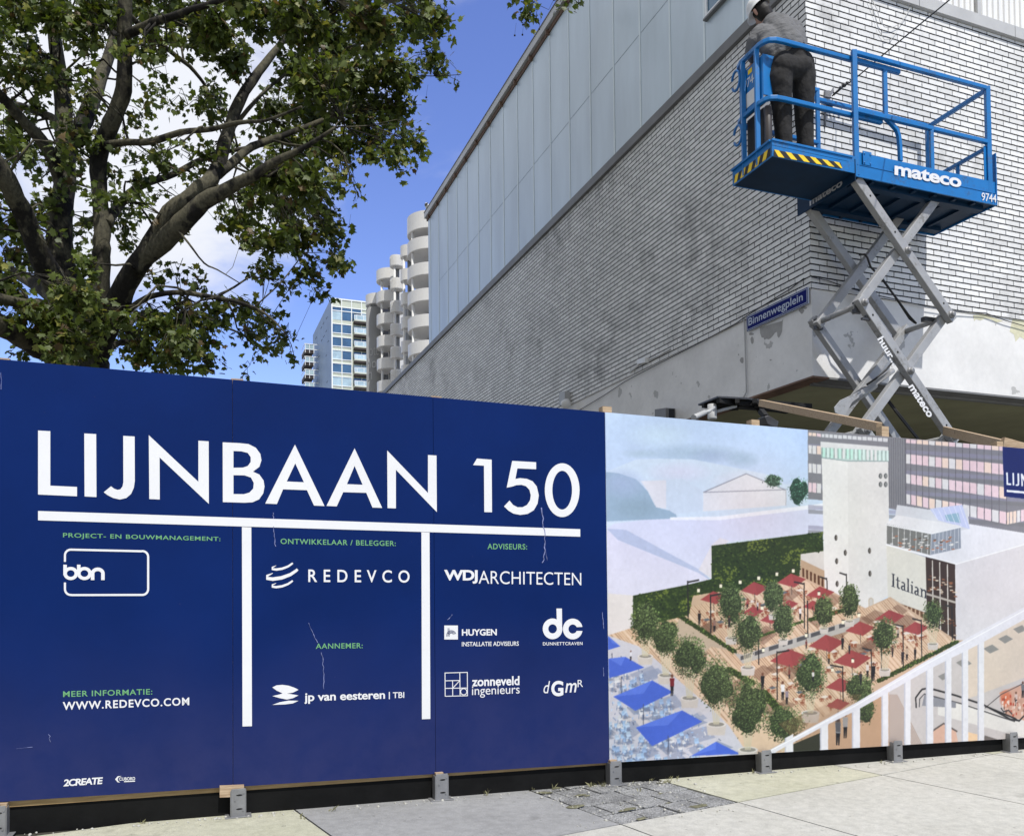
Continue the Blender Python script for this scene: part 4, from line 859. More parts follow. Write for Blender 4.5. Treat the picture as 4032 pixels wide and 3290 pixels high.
# blue corner panel
fill([(1845, 280), (2700, 370), (2700, 600), (1852, 508)], (14, 36, 104))
Wt = (236, 238, 244); K = zm(3500, 1600, 3.472)
def cq(x, y): X, Y = K(x, y); return ((X - 2300) * 1.1201, (Y - 1500) * 1.1201)
for q in ([(1603, 900), (1625, 902), (1628, 1045), (1672, 1050), (1672, 1074), (1608, 1068)], [(1688, 905), (1710, 907), (1714, 1076), (1692, 1074)], [(1757, 910), (1780, 912), (1783, 1065), (1770, 1082), (1735, 1084), (1732, 1066), (1760, 1058)], [(1805, 915), (1825, 918), (1880, 1010), (1880, 925), (1900, 927), (1905, 1095), (1885, 1090), (1828, 985), (1832, 1088), (1812, 1086)]): fill([cq(*p) for p in q], Wt)
fill([cq(1612, 1136), cq(2200, 1190), cq(2200, 1222), cq(1612, 1166)], Wt)
def lowfreq(n):
    g_ = rng.normal(0, 1, (IH // n + 3, IW // n + 3)); Y_, X_ = np.arange(IH) / n, np.arange(IW) / n; y0_, x0_ = Y_.astype(int), X_.astype(int); fy, fx = (Y_ - y0_)[:, None], (X_ - x0_)[None]; fy, fx = fy * fy * (3 - 2 * fy), fx * fx * (3 - 2 * fx)
    a_ = g_[y0_][:, x0_] * (1 - fx) + g_[y0_][:, x0_ + 1] * fx; b2_ = g_[y0_ + 1][:, x0_] * (1 - fx) + g_[y0_ + 1][:, x0_ + 1] * fx; return (a_ * (1 - fy) + b2_ * fy)[..., None]
for n_, a_ in ((260, .022), (90, .010), (30, .005), (8, .009)): img *= 1 + a_ * lowfreq(n_)
img[:, :, 0:1] += 2 * lowfreq(240); img[:, :, 2:3] += 2 * lowfreq(270)
img[:] = np.clip((img - 186) * 1.10 + 184, 0, 250)
for ax_ in (0, 1): img[:] = (np.roll(img, 1, ax_) + 2 * img + np.roll(img, -1, ax_)) / 4
img[:] += rng.normal(0, 2.5, (IH, IW, 1))
sm = np.clip(img.reshape(NY, SS, NX, SS, 3).mean((1, 3)) / 255, 0, 1)
lin = np.where(sm <= .04045, sm / 12.92, ((sm + .055) / 1.055) ** 2.4) * .74
gs = PS0 + (PS1 - PS0) * (np.arange(NX) + .5) / NX; zt_ = np.array([ztop(s) for s in gs]); zb_ = np.array([zbot(s) for s in gs]); vv_ = (np.arange(NY) + .5) / NY
gs[0], gs[-1] = PS0, PS1; vv_[0], vv_[-1] = 0, 1
zz = zt_[None, :] + (zb_ - zt_)[None, :] * vv_[:, None]; ss_ = np.broadcast_to(gs, (NY, NX))
co = (FP.p0[None, None, :] + ss_[..., None] * FP.d + zz[..., None] * V3(0, 0, 1)) - wloc(pict)
idx = np.arange(NX * NY).reshape(NY, NX); quads = np.stack([idx[1:, :-1], idx[1:, 1:], idx[:-1, 1:], idx[:-1, :-1]], -1).reshape(-1, 4)
me = bpy.data.meshes.new('printed_picture'); me.vertices.add(NX * NY); me.vertices.foreach_set('co', co.astype(np.float32).ravel())
me.loops.add(quads.size); me.loops.foreach_set('vertex_index', quads.ravel().astype(np.int32)); me.polygons.add(len(quads)); me.polygons.foreach_set('loop_start', (np.arange(len(quads)) * 4).astype(np.int32))
me.update(calc_edges=True)
ca = me.color_attributes.new('print', 'FLOAT_COLOR', 'POINT'); ca.data.foreach_set('color', np.concatenate([lin, np.ones((NY, NX, 1))], -1).astype(np.float32).ravel())
pmn, n_, l_, p_ = newmat('picture_print'); at_ = n_.new('ShaderNodeAttribute'); at_.attribute_name = 'print'; l_.new(at_.outputs['Color'], p_.inputs['Base Color']); p_.inputs['Roughness'].default_value = .5; p_.inputs['Specular IOR Level'].default_value = .35
link_mesh(me, 'printed_picture', pict, pmn)

# ------------------------------------------------------------------ brick building on the corner
CB = V3(3.61340913, 9.87749266, 0)
PR = Plane(CB, YB); PL = Plane(CB, YLF); dL, dB, nR = PL.d, PR.d, PR.n; nL = -PL.n
def lt(t, z, o=0.0): return CB + t * dL + V3(0, 0, z) + o * nL
def rt(s, z, o=0.0): return CB + s * dB + V3(0, 0, z) + o * nR
def lpx(x, y, o=0.0): return hit(x, y, CB + o * nL, nL)
def rpx(x, y, o=0.0): return hit(x, y, CB + o * nR, nR)
ZS, ZB0, ZB1, ZC, ZR = 3.815, 4.86, 8.655, 8.80, 12.72
house = thing('brick_building', 'white painted brick corner building with bluish metal cladding above and plaster band below', 'building', (CB[0], CB[1], 0))
LE, RE, TE = 26.0, 16.0, 16.85
mb = MB()
mb.quad([lt(LE, ZB0), lt(0, ZB0), lt(0, ZB1 + .05), lt(LE, ZB1 + .05)], 0, [(-LE, 0), (0, 0), (0, ZB1 + .05 - ZB0), (-LE, ZB1 + .05 - ZB0)])
mb.quad([rt(0, ZB0), rt(RE, ZB0), rt(RE, ZB1 + .05), rt(0, ZB1 + .05)], 0, [(0, 0), (RE, 0), (RE, ZB1 + .05 - ZB0), (0, ZB1 + .05 - ZB0)])
obj('brick_wall', mb, M['brick'], house)
mb = MB(); o_ = -.014
mb.quad([lt(LE, ZS, o_), rt(-o_ * 0, ZS, o_) + nL * o_, rt(0, ZB0, o_) + nL * o_, lt(LE, ZB0, o_)], 0, [(-LE, 0), (0, 0), (0, 1.045), (-LE, 1.045)])
mb.quad([lt(0, ZS, o_) + nR * o_, rt(RE, ZS, o_), rt(RE, ZB0, o_), lt(0, ZB0, o_) + nR * o_], 0, [(3, 0), (3 + RE, 0), (3 + RE, 1.045), (3, 1.045)])
mb.quad([lt(LE, ZB0, o_), lt(LE, ZB0), lt(0, ZB0), lt(0, ZB0, o_)], 0, [(0, 0)] * 4); mb.quad([rt(RE, ZB0, o_), rt(RE, ZB0), rt(0, ZB0), rt(0, ZB0, o_)], 0, [(0, 0)] * 4)
obj('plaster_band', mb, M['plaster'], house)
mb = MB()      # peeled patch under the sign and a damp stain on the sunlit band
E9 = zm(2900, 1050, 3.472)
pe = [(318, 830), (625, 740), (640, 700), (632, 760), (625, 880), (605, 930), (580, 975), (560, 950), (555, 890), (530, 900), (500, 940), (470, 975), (440, 992), (410, 985), (380, 1000), (372, 970), (345, 968), (325, 910)]
shape_on(mb, pe, [], lambda x, y: lpx(*E9(x, y), o_), nL, 0, .0015)
for cx, cy, rx, ry in ((75, 1275, 26, 45), (215, 1010, 22, 55), (890, 600, 34, 40), (205, 920, 30, 20), (30, 1200, 8, 14), (468, 1275, 16, 10), (920, 560, 50, 20)):
    shape_on(mb, [(cx + rx * math.cos(k * .52) * random.uniform(.7, 1.2), cy + ry * math.sin(k * .52) * random.uniform(.7, 1.2)) for k in range(12)], [], lambda x, y: lpx(*E9(x, y), o_), nL, 0, .0015 + random.random() * .0004)
obj('peeled_patch', mb, mat('bare_plaster', (.33, .325, .315), .85, 0, .2, .12, 9), house)
mb = MB(); R2 = zm(2800, 900, 1.7273)
shape_on(mb, [(2050, 610), (2140, 600), (2140, 760), (2100, 735), (2070, 770), (2060, 720), (2030, 700)], [], lambda x, y: rpx(*R2(x, y), o_), nR, 0, .0015)
shape_on(mb, [(1780, 590), (1850, 582), (1905, 600), (1985, 628), (1940, 640), (1900, 615), (1860, 612), (1830, 625), (1800, 615), (1790, 630)], [], lambda x, y: rpx(*R2(x, y), o_), nR, 0, .0017)
obj('stain', mb, mat('yellowish_stain', (.60, .58, .42), .85, 0, .2, .15, 7), house)
mb = MB()
mb.add([lt(LE, ZS + .004, -.016), lt(0, ZS + .004, -.016) - nR * .016, rt(RE, ZS + .004, -.016), rt(RE, ZS + .004, -14), lt(LE, ZS + .004, -RE)], [(0, 1, 2, 3, 4)])
obj('soffit', mb, M['soffit'], house)
mb = MB(); mb.box(lt(LE, ZS - .022, -.015), -dL * (LE - .016), -nL * .24, V3(0, 0, .022)); mb.box(lt(LE, ZS - .002, -.262), -dL * (LE - .26), -nL * .012, V3(0, 0, .03), 1)
obj('edge_board', mb, [M['brown'], M['dark']], house)
mb = MB(); mb.box(rt(.262, ZS - .024, -.015), dB * (RE - .262), -nR * .18, V3(0, 0, .022)); mb.box(rt(.2, ZS - .05, -.22), dB * (RE - .2), -nR * .06, V3(0, 0, .075), 1); obj('edge_board', mb, [M['flashing'], M['flashing']], house)
mb = MB(); mb.box(lt(LE, -.2, -9.5), -dL * (LE - 9), -nL * .3, V3(0, 0, ZS + .2)); mb.box(rt(9.5, -.2, -9) , dB * 8, -nR * .3, V3(0, 0, ZS + .2))
obj('ground_floor_wall', mb, mat('dark_shop_wall', (.06, .055, .05), .6, 0, .3, .2, .6), house)
# cladding above
mb = MB(); mb.quad([lt(TE, ZC, -.01), lt(0, ZC, -.01), lt(0, ZR + .1, -.01), lt(TE, ZR + .1, -.01)]); mb.quad([lt(TE, ZC, -.01), lt(TE, ZR + .1, -.01), lt(TE, ZR + .1, -8), lt(TE, ZC, -8)])
obj('cladding', mb, M['cladding'], house)
rb = MB()
for k in range(19):
    t = 1.193 + .9068 * (k - 1)
    if t > TE: break
    if abs(t - .286) < .01: rb.box(lt(t + .02, ZC, -.008), dL * .05, nL * .05, V3(0, 0, ZR + .02 - ZC)); continue
    rb.box(lt(t - .02, ZC + .005, -.008), dL * .04, nL * .006, V3(0, 0, ZR - .02 - ZC))
obj('standing_seam', rb, mat('pale_metal_seam', (.70, .78, .80), .5, 0, .5, .06, 2), house)
sm_ = MB()
for k in range(17):
    t0 = 1.193 + .9068 * (k - 1) + .03; z_ = 10.425 + random.uniform(-.012, .012); sm_.box(lt(t0, z_, -.009), dL * .84, nL * .0022, V3(0, 0, .007))
obj('panel_joint', sm_, mat('blue_grey_joint', (.24, .29, .33), .7), house)
gt = MB(); gt.box(lt(TE + .1, ZR + .10, -.25), -dL * (TE + .1), nL * .34, V3(0, 0, .17)); gt.box(lt(TE + .08, ZR + .02, -.2), -dL * (TE + .08), nL * .22, V3(0, 0, .08), 1); gt.box(lt(TE + .1, ZR + .27, -.25), -dL * (TE + .1), nL * .355, V3(0, 0, .018), 2)
for k in range(19): gt.box(lt(.286 + .9068 * k - .02, ZR - .02, -.008), dL * .04, nL * .08, V3(0, 0, .1), 1)
obj('roof_edge', gt, [M['flashing_light'], M['brown'], M['flashing']], house)
mb = MB(); mb.box(lt(LE, ZB1, -.05), -dL * (LE + .0), nL * .11, V3(0, 0, ZC - ZB1)); obj('ledge', mb, M['flashing'], house)
mb = MB(); mb.box(rt(-.06, ZB1 + .055, -.05), dB * RE, nR * .10, V3(0, 0, .155)); mb.box(rt(0, ZB1, -.03), dB * RE, nR * .02, V3(0, 0, .056), 1)  # dark strip below the band stands in for its drip shadow
for s in (1.78, 3.505, 5.2, 7.0): mb.box(rt(s, ZB1 + .056, .0502), dB * .006, nR * .0006, V3(0, 0, .152), 1)
obj('ledge', mb, [M['flashing_light'], M['dark']], house)  # paler grey than the shaded ledge: sunlight put into the colour
mb = MB(); z0 = ZB1 + .21; s = .0
vs, fs = [], []; k = 0
while s < RE:
    for (ds, o2) in ((0, 0), (.042, 0), (.052, .022), (.094, .022)): vs += [rt(s + ds, z0, o2 - .02), rt(s + ds, ZR + .1, o2 - .02)]
    s += .104
for i in range(len(vs) // 2 - 1): fs.append((2 * i, 2 * i + 2, 2 * i + 3, 2 * i + 1))
mb.add(vs, fs); obj('ribbed_sheet', mb, M['ribbed'], house)
mb = MB(); mb.box(rt(2.835, z0, .004), dB * .06, nR * .03, V3(0, 0, 4)); mb.box(rt(7.8, z0, .004), dB * .06, nR * .03, V3(0, 0, 4)); obj('cover_strip', mb, M['flashing_light'], house)
mb = MB(); mb.add([lt(TE, ZR + .1, -.01), lt(0, ZR + .1, -.01), rt(RE, ZR + .1, -.01), lt(TE, ZR + .1, -RE)], [(0, 1, 2, 3)]); obj('roof', mb, M['flashing'], house)
wn = MB(); fw = .05; wt0, wt1, wz0, wz1 = 2.03, 1.25, 9.45, 11.2
wn.box(lt(wt0, wz0, -.005), -dL * (wt0 - wt1), nL * .035, V3(0, 0, fw)); wn.box(lt(wt0, wz0 + fw, -.005), -dL * fw, nL * .035, V3(0, 0, wz1 - wz0)); wn.box(lt(wt1 + fw, wz0 + fw, -.005), -dL * fw, nL * .035, V3(0, 0, wz1 - wz0)); wn.box(lt(wt0 + .01, wz0 - .03, -.006), -dL * (wt0 - wt1 + .02), nL * .06, V3(0, 0, .028), 1)
wo_ = obj('window', wn, [M['frame_white'], M['flashing']], house); pnm = MB(); pnm.box(lt(wt0 - fw, wz0 + fw, -.004), -dL * (wt0 - wt1 - 2 * fw), nL * .012, V3(0, 0, wz1 - wz0)); obj('pane', pnm, M['glass'], wo_)

# street name sign
sg = thing('street_sign', 'blue enamel street name sign with white border under the bricks at the corner', 'street sign', lt(.6, 4.685, .02))
t0, t1, z0, z1 = 1.205, .025, 4.683, 4.887
obj('plate', MB().box(lt(t0, z0, .004), -dL * (t0 - t1), nL * .022, V3(0, 0, z1 - z0)), M['sign_white'], sg, bevel=.006)
obj('face', MB().box(lt(t0 - .006, z0 + .006, .0262), -dL * (t0 - t1 - .012), nL * .0008, V3(0, 0, z1 - z0 - .012)), M['sign_blue'], sg)
bd = MB(); a, c, e, f_, q, w = t0 - .016, t1 + .016, z0 + .016, z1 - .016, .0272, .007
for (x, z, dx, dz) in ((a, e, a - c, w), (a, f_ - w, a - c, w), (a, e + w, w, f_ - e - 2 * w), (c + w, e + w, w, f_ - e - 2 * w)): bd.box(lt(x, z, q), -dL * dx, nL * .0006, V3(0, 0, dz))
obj('border', bd, M['sign_white'], sg)
mb = MB(); text_on(mb, 'Binnenwegplein', lt(t0 - .045, z0 + .034), lt(t1 + .09, z0 + .034), lt(t0 - .045, z1 - .038), nL, 0, .012, 1.0, 0, .0275); obj('lettering', mb, M['sign_white'], sg)

# cables, boxes and lamps fixed to the building
def cable(name, label, pts, r, m, group=None, n=6):
    o = obj(name, MB().tube(pts, r, n), m); return tag(o, label, 'cable', group)
cable('cable', 'thin black cable along the lower brick edge left of the street sign', [lpx(*E9(920, 160), .02), lpx(*E9(740, 300), .02), lpx(*E9(560, 410), .03), lpx(*E9(300, 570), .02), lpx(*E9(110, 690), .025), lpx(*E9(0, 770), .02), lpx(2750, 1352, .02), lpx(2500, 1480, .02), lpx(2463, 1500, .015), lpx(2380, 1555, .015), lpx(2282, 1614, .02), lpx(2200, 1665, .02)], .007, M['cable'])
cable('cable', 'black cable sagging along the plaster edge on the sunlit wall', [rpx(3196, 1090, .02), rpx(3260, 1105, .03), rpx(3325, 1128, .03), rpx(3400, 1150, .03), rpx(3634, 1203, .025), rpx(3740, 1223, .02), rpx(3880, 1232, .02), rpx(3960, 1262, .02), rpx(4040, 1285, .02), rpx(4200, 1330, .02)], .006, M['cable'])
cable('conduit', 'thin grey conduit running down the plaster left of the street sign', [lpx(*E9(104, 700), .012), lpx(*E9(112, 900), .012), lpx(*E9(124, 1300), .012), lpx(*E9(134, 1640), .012), lpx(*E9(134, 1710), .012), lpx(*E9(120, 1745), .012), lpx(*E9(90, 1790), .012)], .010, M['conduit'])
Z1 = zm(2800, 0, 1.7273)
cable('cable', 'grey wire loop hanging on the sunlit bricks high on the wall', [rpx(*Z1(1095, 0), .02), rpx(*Z1(1130, 70), .03), rpx(*Z1(1150, 150), .03), rpx(*Z1(1180, 185), .03), rpx(*Z1(1230, 190), .03), rpx(*Z1(1290, 160), .03), rpx(*Z1(1330, 100), .03), rpx(*Z1(1362, 40), .02)], .004, M['conduit'])
cable('cable', 'thin wire hanging in a shallow curve beside the wire loop', [rpx(*Z1(1070, 0), .02), rpx(*Z1(1110, 100), .02), rpx(*Z1(1140, 210), .02), rpx(*Z1(1180, 272), .02), rpx(*Z1(1225, 268), .02), rpx(*Z1(1270, 205), .02)], .003, M['conduit'])
wb_ = thing('wall_box', 'grey box with a small white camera on the dark bricks above the hoarding', 'wall box', lpx(2230, 1590))
obj('box', MB().prism([lpx(2222, 1598, .0), lpx(2246, 1596, .0), lpx(2246, 1541, .0), lpx(2222, 1545, .0)], nL * .12), M['greybox'], wb_, bevel=.008)
obj('camera', MB().lathe(lpx(2227, 1590, .19), [(.001, -.10), (.06, -.095), (.085, -.05), (.09, .04), (.07, .07), (.045, .075), (.001, .06)], 16, ax=tuple(dL * .6 + nL * .6 - V3(0, 0, .5))), M['white'], wb_)
jb = thing('junction_box', 'white junction box with pipe stubs where plaster meets bricks', 'junction box', lpx(2540, 1420))
obj('box', MB().prism([lpx(2524, 1436, .0), lpx(2556, 1428, .0), lpx(2556, 1408, .0), lpx(2524, 1416, .0)], nL * .08), M['white'], jb, bevel=.006)
obj('pipe', MB().tube([lpx(2556, 1418, .04), lpx(2600, 1398, .03), lpx(2640, 1374, .02)], .013).tube([lpx(2526, 1430, .04), lpx(2505, 1446, .04), lpx(2480, 1466, .015)], .013), M['conduit'], jb)
vb = thing('vent_box', 'dark grey ribbed vent box on the plaster above the picture hoarding', 'vent', lpx(2636, 1620))
mb = MB().prism([lpx(2613, 1665, .0), lpx(2657, 1660, .0), lpx(2657, 1608, .0), lpx(2613, 1614, .0)], nL * .16)
obj('casing', mb, M['flashing'], vb)
mb = MB()
for k in range(6): u = k / 5.5; mb.prism([lpx(2636 + 20 * u, 1662, .160), lpx(2638 + 20 * u, 1662, .160), lpx(2638 + 20 * u, 1609, .160), lpx(2636 + 20 * u, 1609, .160)], nL * .012)
obj('louvre', mb, M['dark'], vb)
Z7 = zm(2700, 1450, 2.3644)
def hz(x, y, z): return hit(x, y, V3(0, 0, z), V3(0, 0, 1))
ca_ = thing('steel_canopy', 'dark flat steel canopy plate hung with lamps under the plaster corner', 'canopy', hz(*Z7(500, 320), 3.5))
zc = 3.52
obj('plate', MB().prism([hz(*Z7(*p), zc) for p in ((115, 345), (300, 272), (560, 285), (720, 305), (740, 330), (985, 405), (870, 412), (440, 375))], V3(0, 0, .02)), M['arm_dark'], ca_)
mb = MB()
for (p, q) in (((300, 300), (940, 402)), ((215, 335), (700, 322)), ((480, 300), (470, 372)), ((640, 300), (690, 390)), ((160, 345), (450, 372)), ((700, 312), (1165, 352))): mb.bar(hz(*Z7(*p), zc - .03), hz(*Z7(*q), zc - .03), .05, .05)
obj('frame', mb, M['dark'], ca_)
c_ = hz(*Z7(245, 335), zc - .05); obj('bracket', MB().tube([c_, c_ - V3(0, 0, .16), c_ - V3(0, 0, .18)], .055, 10).tube([c_ - V3(0, 0, .1), hz(*Z7(470, 350), zc - .06)], .02), M['greybox'], ca_)
sp_ = thing('spotlight', 'pale cylindrical spotlight under the canopy pointing to the left', 'spotlight', FP.pt(*Z7(150, 430), -1.9))
pa, pb_ = FP.pt(*Z7(182, 408), -2.0), FP.pt(*Z7(74, 457), -1.85)
obj('housing', MB().tube([pa, pa + (pb_ - pa) * .05, pa + (pb_ - pa) * .9, pb_], [.014, .026, .028, .029], 14), M['greybox'], sp_); obj('bracket', MB().tube([pa, FP.pt(*Z7(215, 400), -2.05), FP.pt(*Z7(262, 365), -2.15)], .018), M['greybox'], sp_)
fl_ = thing('floodlight', 'black square floodlight hanging under the canopy beside the timber beam', 'floodlight', FP.pt(*Z7(800, 490), -1.8))
obj('housing', MB().prism([FP.pt(*Z7(*p), -1.8) for p in ((735, 445), (770, 432), (872, 492), (850, 560), (760, 520))], -FN * .12), M['arm_dark'], fl_, bevel=.01); obj('arm', MB().bar(FP.pt(*Z7(745, 450), -1.86), FP.pt(*Z7(700, 395), -1.95), .05, .05), M['dark'], fl_)
tb = MB().bar(FP.pt(*Z7(700, 322), -2.4), FP.pt(*Z7(1800, 545), -.16), .05, .072); tag(obj('timber_beam', tb, M['timber'], None, bevel=.003), 'long pine beam rising behind the picture hoarding towards the dark canopy', 'timber beam')
tb = MB().bar(FP.pt(3718, 1695, -2.0), FP.pt(3945, 1752, -.13), .03, .095); tag(obj('timber_beam', tb, M['timber'], None), 'pine plank on edge behind the right end of the hoarding beside the scissor arm', 'timber beam', None)
tb = MB().bar(FP.pt(3948, 1744, -.115), FP.pt(4120, 1792, -.10), .03, .10); tag(obj('timber_beam', tb, M['timber'], None), 'short pine plank at the frame edge above the small blue corner panel', 'timber beam')

# ------------------------------------------------------------------ scissor lift
YL = D2R(69.5)
LP0 = V3(3.76091346, 8.88950162, 4.40421052 + CAMH)
ls, ln = V3(math.sin(YL), math.cos(YL), 0), V3(-math.cos(YL), math.sin(YL), 0)
def lf(s, n, z): return LP0 + s * ls + n * ln + V3(0, 0, z)
def lfx(x, y, n=0.0): return hit(x, y, LP0 + n * ln, -ln)
def z1n(x, y, n=0.0): return lfx(*Z1(x, y), n)
def z2n(x, y, n=0.0): return lfx(*R2(x, y), n)
def snz(p): q = p - LP0; return float(q @ ls), float(q @ ln), float(q[2])
GZL = gz(LP0) - LP0[2]
lift = thing('scissor_lift', 'blue scissor lift with railed work platform raised on grey crossed arms', 'scissor lift', lf(.75, .45, GZL))
LB, LD = M['lift_blue'], M['lift_dark']
WD, LN = .90, 2.085
mb = MB()      # main deck: channel sides, floor, toe boards
mb.box(lf(0, 0, 0), ls * LN, ln * .012, V3(0, 0, .135)); mb.box(lf(0, .010, .1352), ls * LN, ln * .006, V3(0, 0, .145))
mb.box(lf(0, WD - .012, 0), ls * LN, ln * .012, V3(0, 0, .135)); mb.box(lf(0, WD - .016, .1352), ls * LN, ln * .006, V3(0, 0, .145))
mb.box(lf(LN - .012, .0122, 0), ls * .012, ln * (WD - .0244), V3(0, 0, .28))
mb.box(lf(.02, -.006, .132), ls * (LN - .04), ln * .006, V3(0, 0, .008))
mb.box(lf(0, -.004, 0), ls * LN, ln * .004, V3(0, 0, .012))
obj('platform', mb, LB, lift, bevel=.002)
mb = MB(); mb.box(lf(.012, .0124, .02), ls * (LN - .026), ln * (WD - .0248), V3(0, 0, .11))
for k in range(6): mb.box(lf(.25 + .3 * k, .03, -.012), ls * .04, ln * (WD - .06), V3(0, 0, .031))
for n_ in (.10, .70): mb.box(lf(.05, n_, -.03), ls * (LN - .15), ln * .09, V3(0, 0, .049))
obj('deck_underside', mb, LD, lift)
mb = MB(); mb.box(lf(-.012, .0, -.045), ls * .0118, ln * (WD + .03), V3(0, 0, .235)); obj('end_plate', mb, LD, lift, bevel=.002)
mb = MB(); text_on(mb, 'mateco', lf(-.012, .715, -.015), lf(-.012, .19, -.015), lf(-.012, .715, .062), -ls, 0, .03, 1.0, 0, .0015); obj('lettering', mb, M['grey_text'], lift)
mb = MB()      # sliding extension deck
EX0, EXW = -1.09, .69
mb.box(lf(EX0, .004, .035), ls * 1.10, ln * .01, V3(0, 0, .185)); mb.box(lf(EX0, EXW - .01, .035), ls * 1.10, ln * .01, V3(0, 0, .185)); mb.box(lf(EX0, .0142, .035), ls * .01, ln * (EXW - .0246), V3(0, 0, .185))
mb.box(lf(EX0 - .004, -.008, .196), ls * 1.05, ln * .03, V3(0, 0, .022)); mb.box(lf(EX0 - .022, .0222, .196), ls * .022, ln * (EXW - .02), V3(0, 0, .022)); mb.box(lf(EX0, .001, .15), ls * 1.0, ln * .0028, V3(0, 0, .006))
obj('extension_deck', mb, LB, lift, bevel=.002)
mb = MB(); mb.box(lf(EX0 + .0102, .0144, .040), ls * 1.6, ln * (EXW - .025), V3(0, 0, .10)); obj('extension_floor', mb, LD, lift)
# hazard stripes
hy, hb = MB(), MB(); P0_, P1_, Q0_, Q1_ = z1n(428, 1018), z1n(880, 1108), z1n(424, 1062), z1n(892, 1146)
def band(u, v, o=.0): a = P0_ + (P1_ - P0_) * u; c = Q0_ + (Q1_ - Q0_) * u; return a + (c - a) * v - ln * (o - .004)
NBAND = 11
hb.quad([band(0, 1, .006), band(1, 1, .006), band(1, 0, .006), band(0, 0, .006)])
for k in range(6): 
    u0 = (2 * k - .2) / NBAND; u1 = u0 + .95 / NBAND; sh = .95 / NBAND; c_ = lambda x: min(max(x, 0), 1)
    hy.quad([band(c_(u0 + sh), 1, .0068), band(c_(u1 + sh), 1, .0068), band(c_(u1), 0, .0068), band(c_(u0), 0, .0068)])
def eb(u, v, o): return lf(EX0 - .0005 - o, .03 + (EXW - .06) * u, .135 - .085 * v)
hb.quad([eb(1, 1, .001), eb(0, 1, .001), eb(0, 0, .001), eb(1, 0, .001)])
for k in range(5):
    u0 = .06 + k * .2; hy.quad([eb(min(u0 + .06 + .1, 1), 1, .0018), eb(u0 + .06, 1, .0018), eb(u0, 0, .0018), eb(min(u0 + .1, 1), 0, .0018)])
obj('hazard_stripe', hy, M['yellow'], lift); obj('hazard_stripe', hb, M['rubber'], lift)
# guard rails
TW = .046
def rail(pts, name='guard_rail', w=TW): return obj(name, MB().sq([lf(*p) for p in pts], w), LB, lift, bevel=.006)
def snp(x, y, n): return snz(z1n(x, y, n))
zt, zm_ = 1.385, .745
for n_ in (.026, WD - .026):
    rail([(.03, n_, .02), (.03, n_, zt + .022)], 'rail_post', .055); rail([(2.0, n_, .02), (2.0, n_, zt + .022)], 'rail_post', .055)
    rail([(.055, n_, zt), (1.975, n_, zt)]); rail([(.055, n_, zm_), (1.975, n_, zm_)]); rail([(1.12, n_, .2), (1.12, n_, zm_ - .02)], 'rail_post', .042)
rail([(2.0, .052, zt - .01), (2.0, WD - .052, zt - .01)]); rail([(2.0, .052, .69), (2.0, WD - .052, .69)], w=.042); rail([(2.0, WD * .5, .10), (2.0, WD * .5, .67)], 'rail_post', .036)
mb = MB().box(lf(2.075, -.004, .0), ls * .012, ln * .14, V3(0, 0, .62)); mb.box(lf(1.93, .03, .28), ls * .06, ln * .008, V3(0, 0, .42)); obj('end_gate_plate', mb, LB, lift, bevel=.002)
crv = [(1010, 752), (1090, 768), (1140, 780), (1185, 804), (1232, 850), (1262, 885), (1276, 930), (1283, 1000), (1287, 1100)]
obj('bent_rail', MB().sq([z1n(x, y, .05) for x, y in crv], .042), LB, lift, bevel=.006)
mb = MB(); a = snp(1030, 1030, -.004); c = snp(1090, 1138, -.004); mb.box(lf(a[0], -.010, c[2] + .01), ls * (c[0] - a[0]), ln * .008, V3(0, 0, a[2] - c[2] - .005))
for (u, v) in ((.15, .15), (.85, .15), (.15, .85), (.85, .85)): mb.lathe(lf(a[0] + (c[0] - a[0]) * u, -.010, c[2] + .01 + (a[2] - c[2]) * v * .92), [(.001, .008), (.009, .008), (.011, 0)], 8, ax=tuple(-ln))
obj('latch_plate', mb, LB, lift)
def loop(z, end_s): return [(end_s, .075, z), (-.86, .075, z), (-.96, .082, z), (-1.02, .105, z), (-1.055, .15, z), (-1.07, .21, z), (-1.07, EXW - .16, z), (-1.05, EXW - .09, z), (-.99, EXW - .04, z), (-.9, EXW - .03, z), (.10, EXW - .03, z)]
def railtube(pts, name='guard_rail', w=TW): return obj(name, MB().sq([lf(*p) for p in pts], w), LB, lift, bevel=.008)
railtube(loop(1.335, .72)); railtube(loop(.715, .45))
e = snz(z1n(1178, 445, .075)); rail([(e[0], .075, .76), (e[0], .075, 1.36)], 'rail_post', .046)
for (s_, n_) in ((.08, EXW - .03), (-.02, .30)): pass
rail([(.08, EXW - .03, .2), (.08, EXW - .03, 1.36)], 'rail_post', .044); rail([(-1.07, .26, .06), (-1.07, .26, 1.315)], 'rail_post', .05); rail([(-1.07, .50, .06), (-1.07, .50, 1.315)], 'rail_post', .05)
mb = MB().box(lf(-1.045, .20, .76), ls * .012, ln * .40, V3(0, 0, .47)); mb.box(lf(-1.04, .19, .80), ls * .16, ln * .012, V3(0, 0, .44)); obj('control_panel', mb, LB, lift, bevel=.003)
mb = MB().box(lf(-1.0, .25, .16), ls * .04, ln * .28, V3(0, 0, .54)); obj('kick_mat', mb, M['rubber'], lift)
mb = MB(); text_on(mb, '9744', lf(-1.046, .52, 1.02), lf(-1.046, .29, 1.02), lf(-1.046, .52, 1.12), -ls, 0, .0, .9, 0, .0015); obj('lettering', mb, M['white_print'], lift)
mb = MB().box(lf(-1.0475, .33, .80), ls * .0015, ln * .15, V3(0, 0, .16)); mb.box(lf(-1.0475, .37, 1.15), ls * .0015, ln * .07, V3(0, 0, .05), 1); obj('decal', mb, [M['white'], M['yellow']], lift)
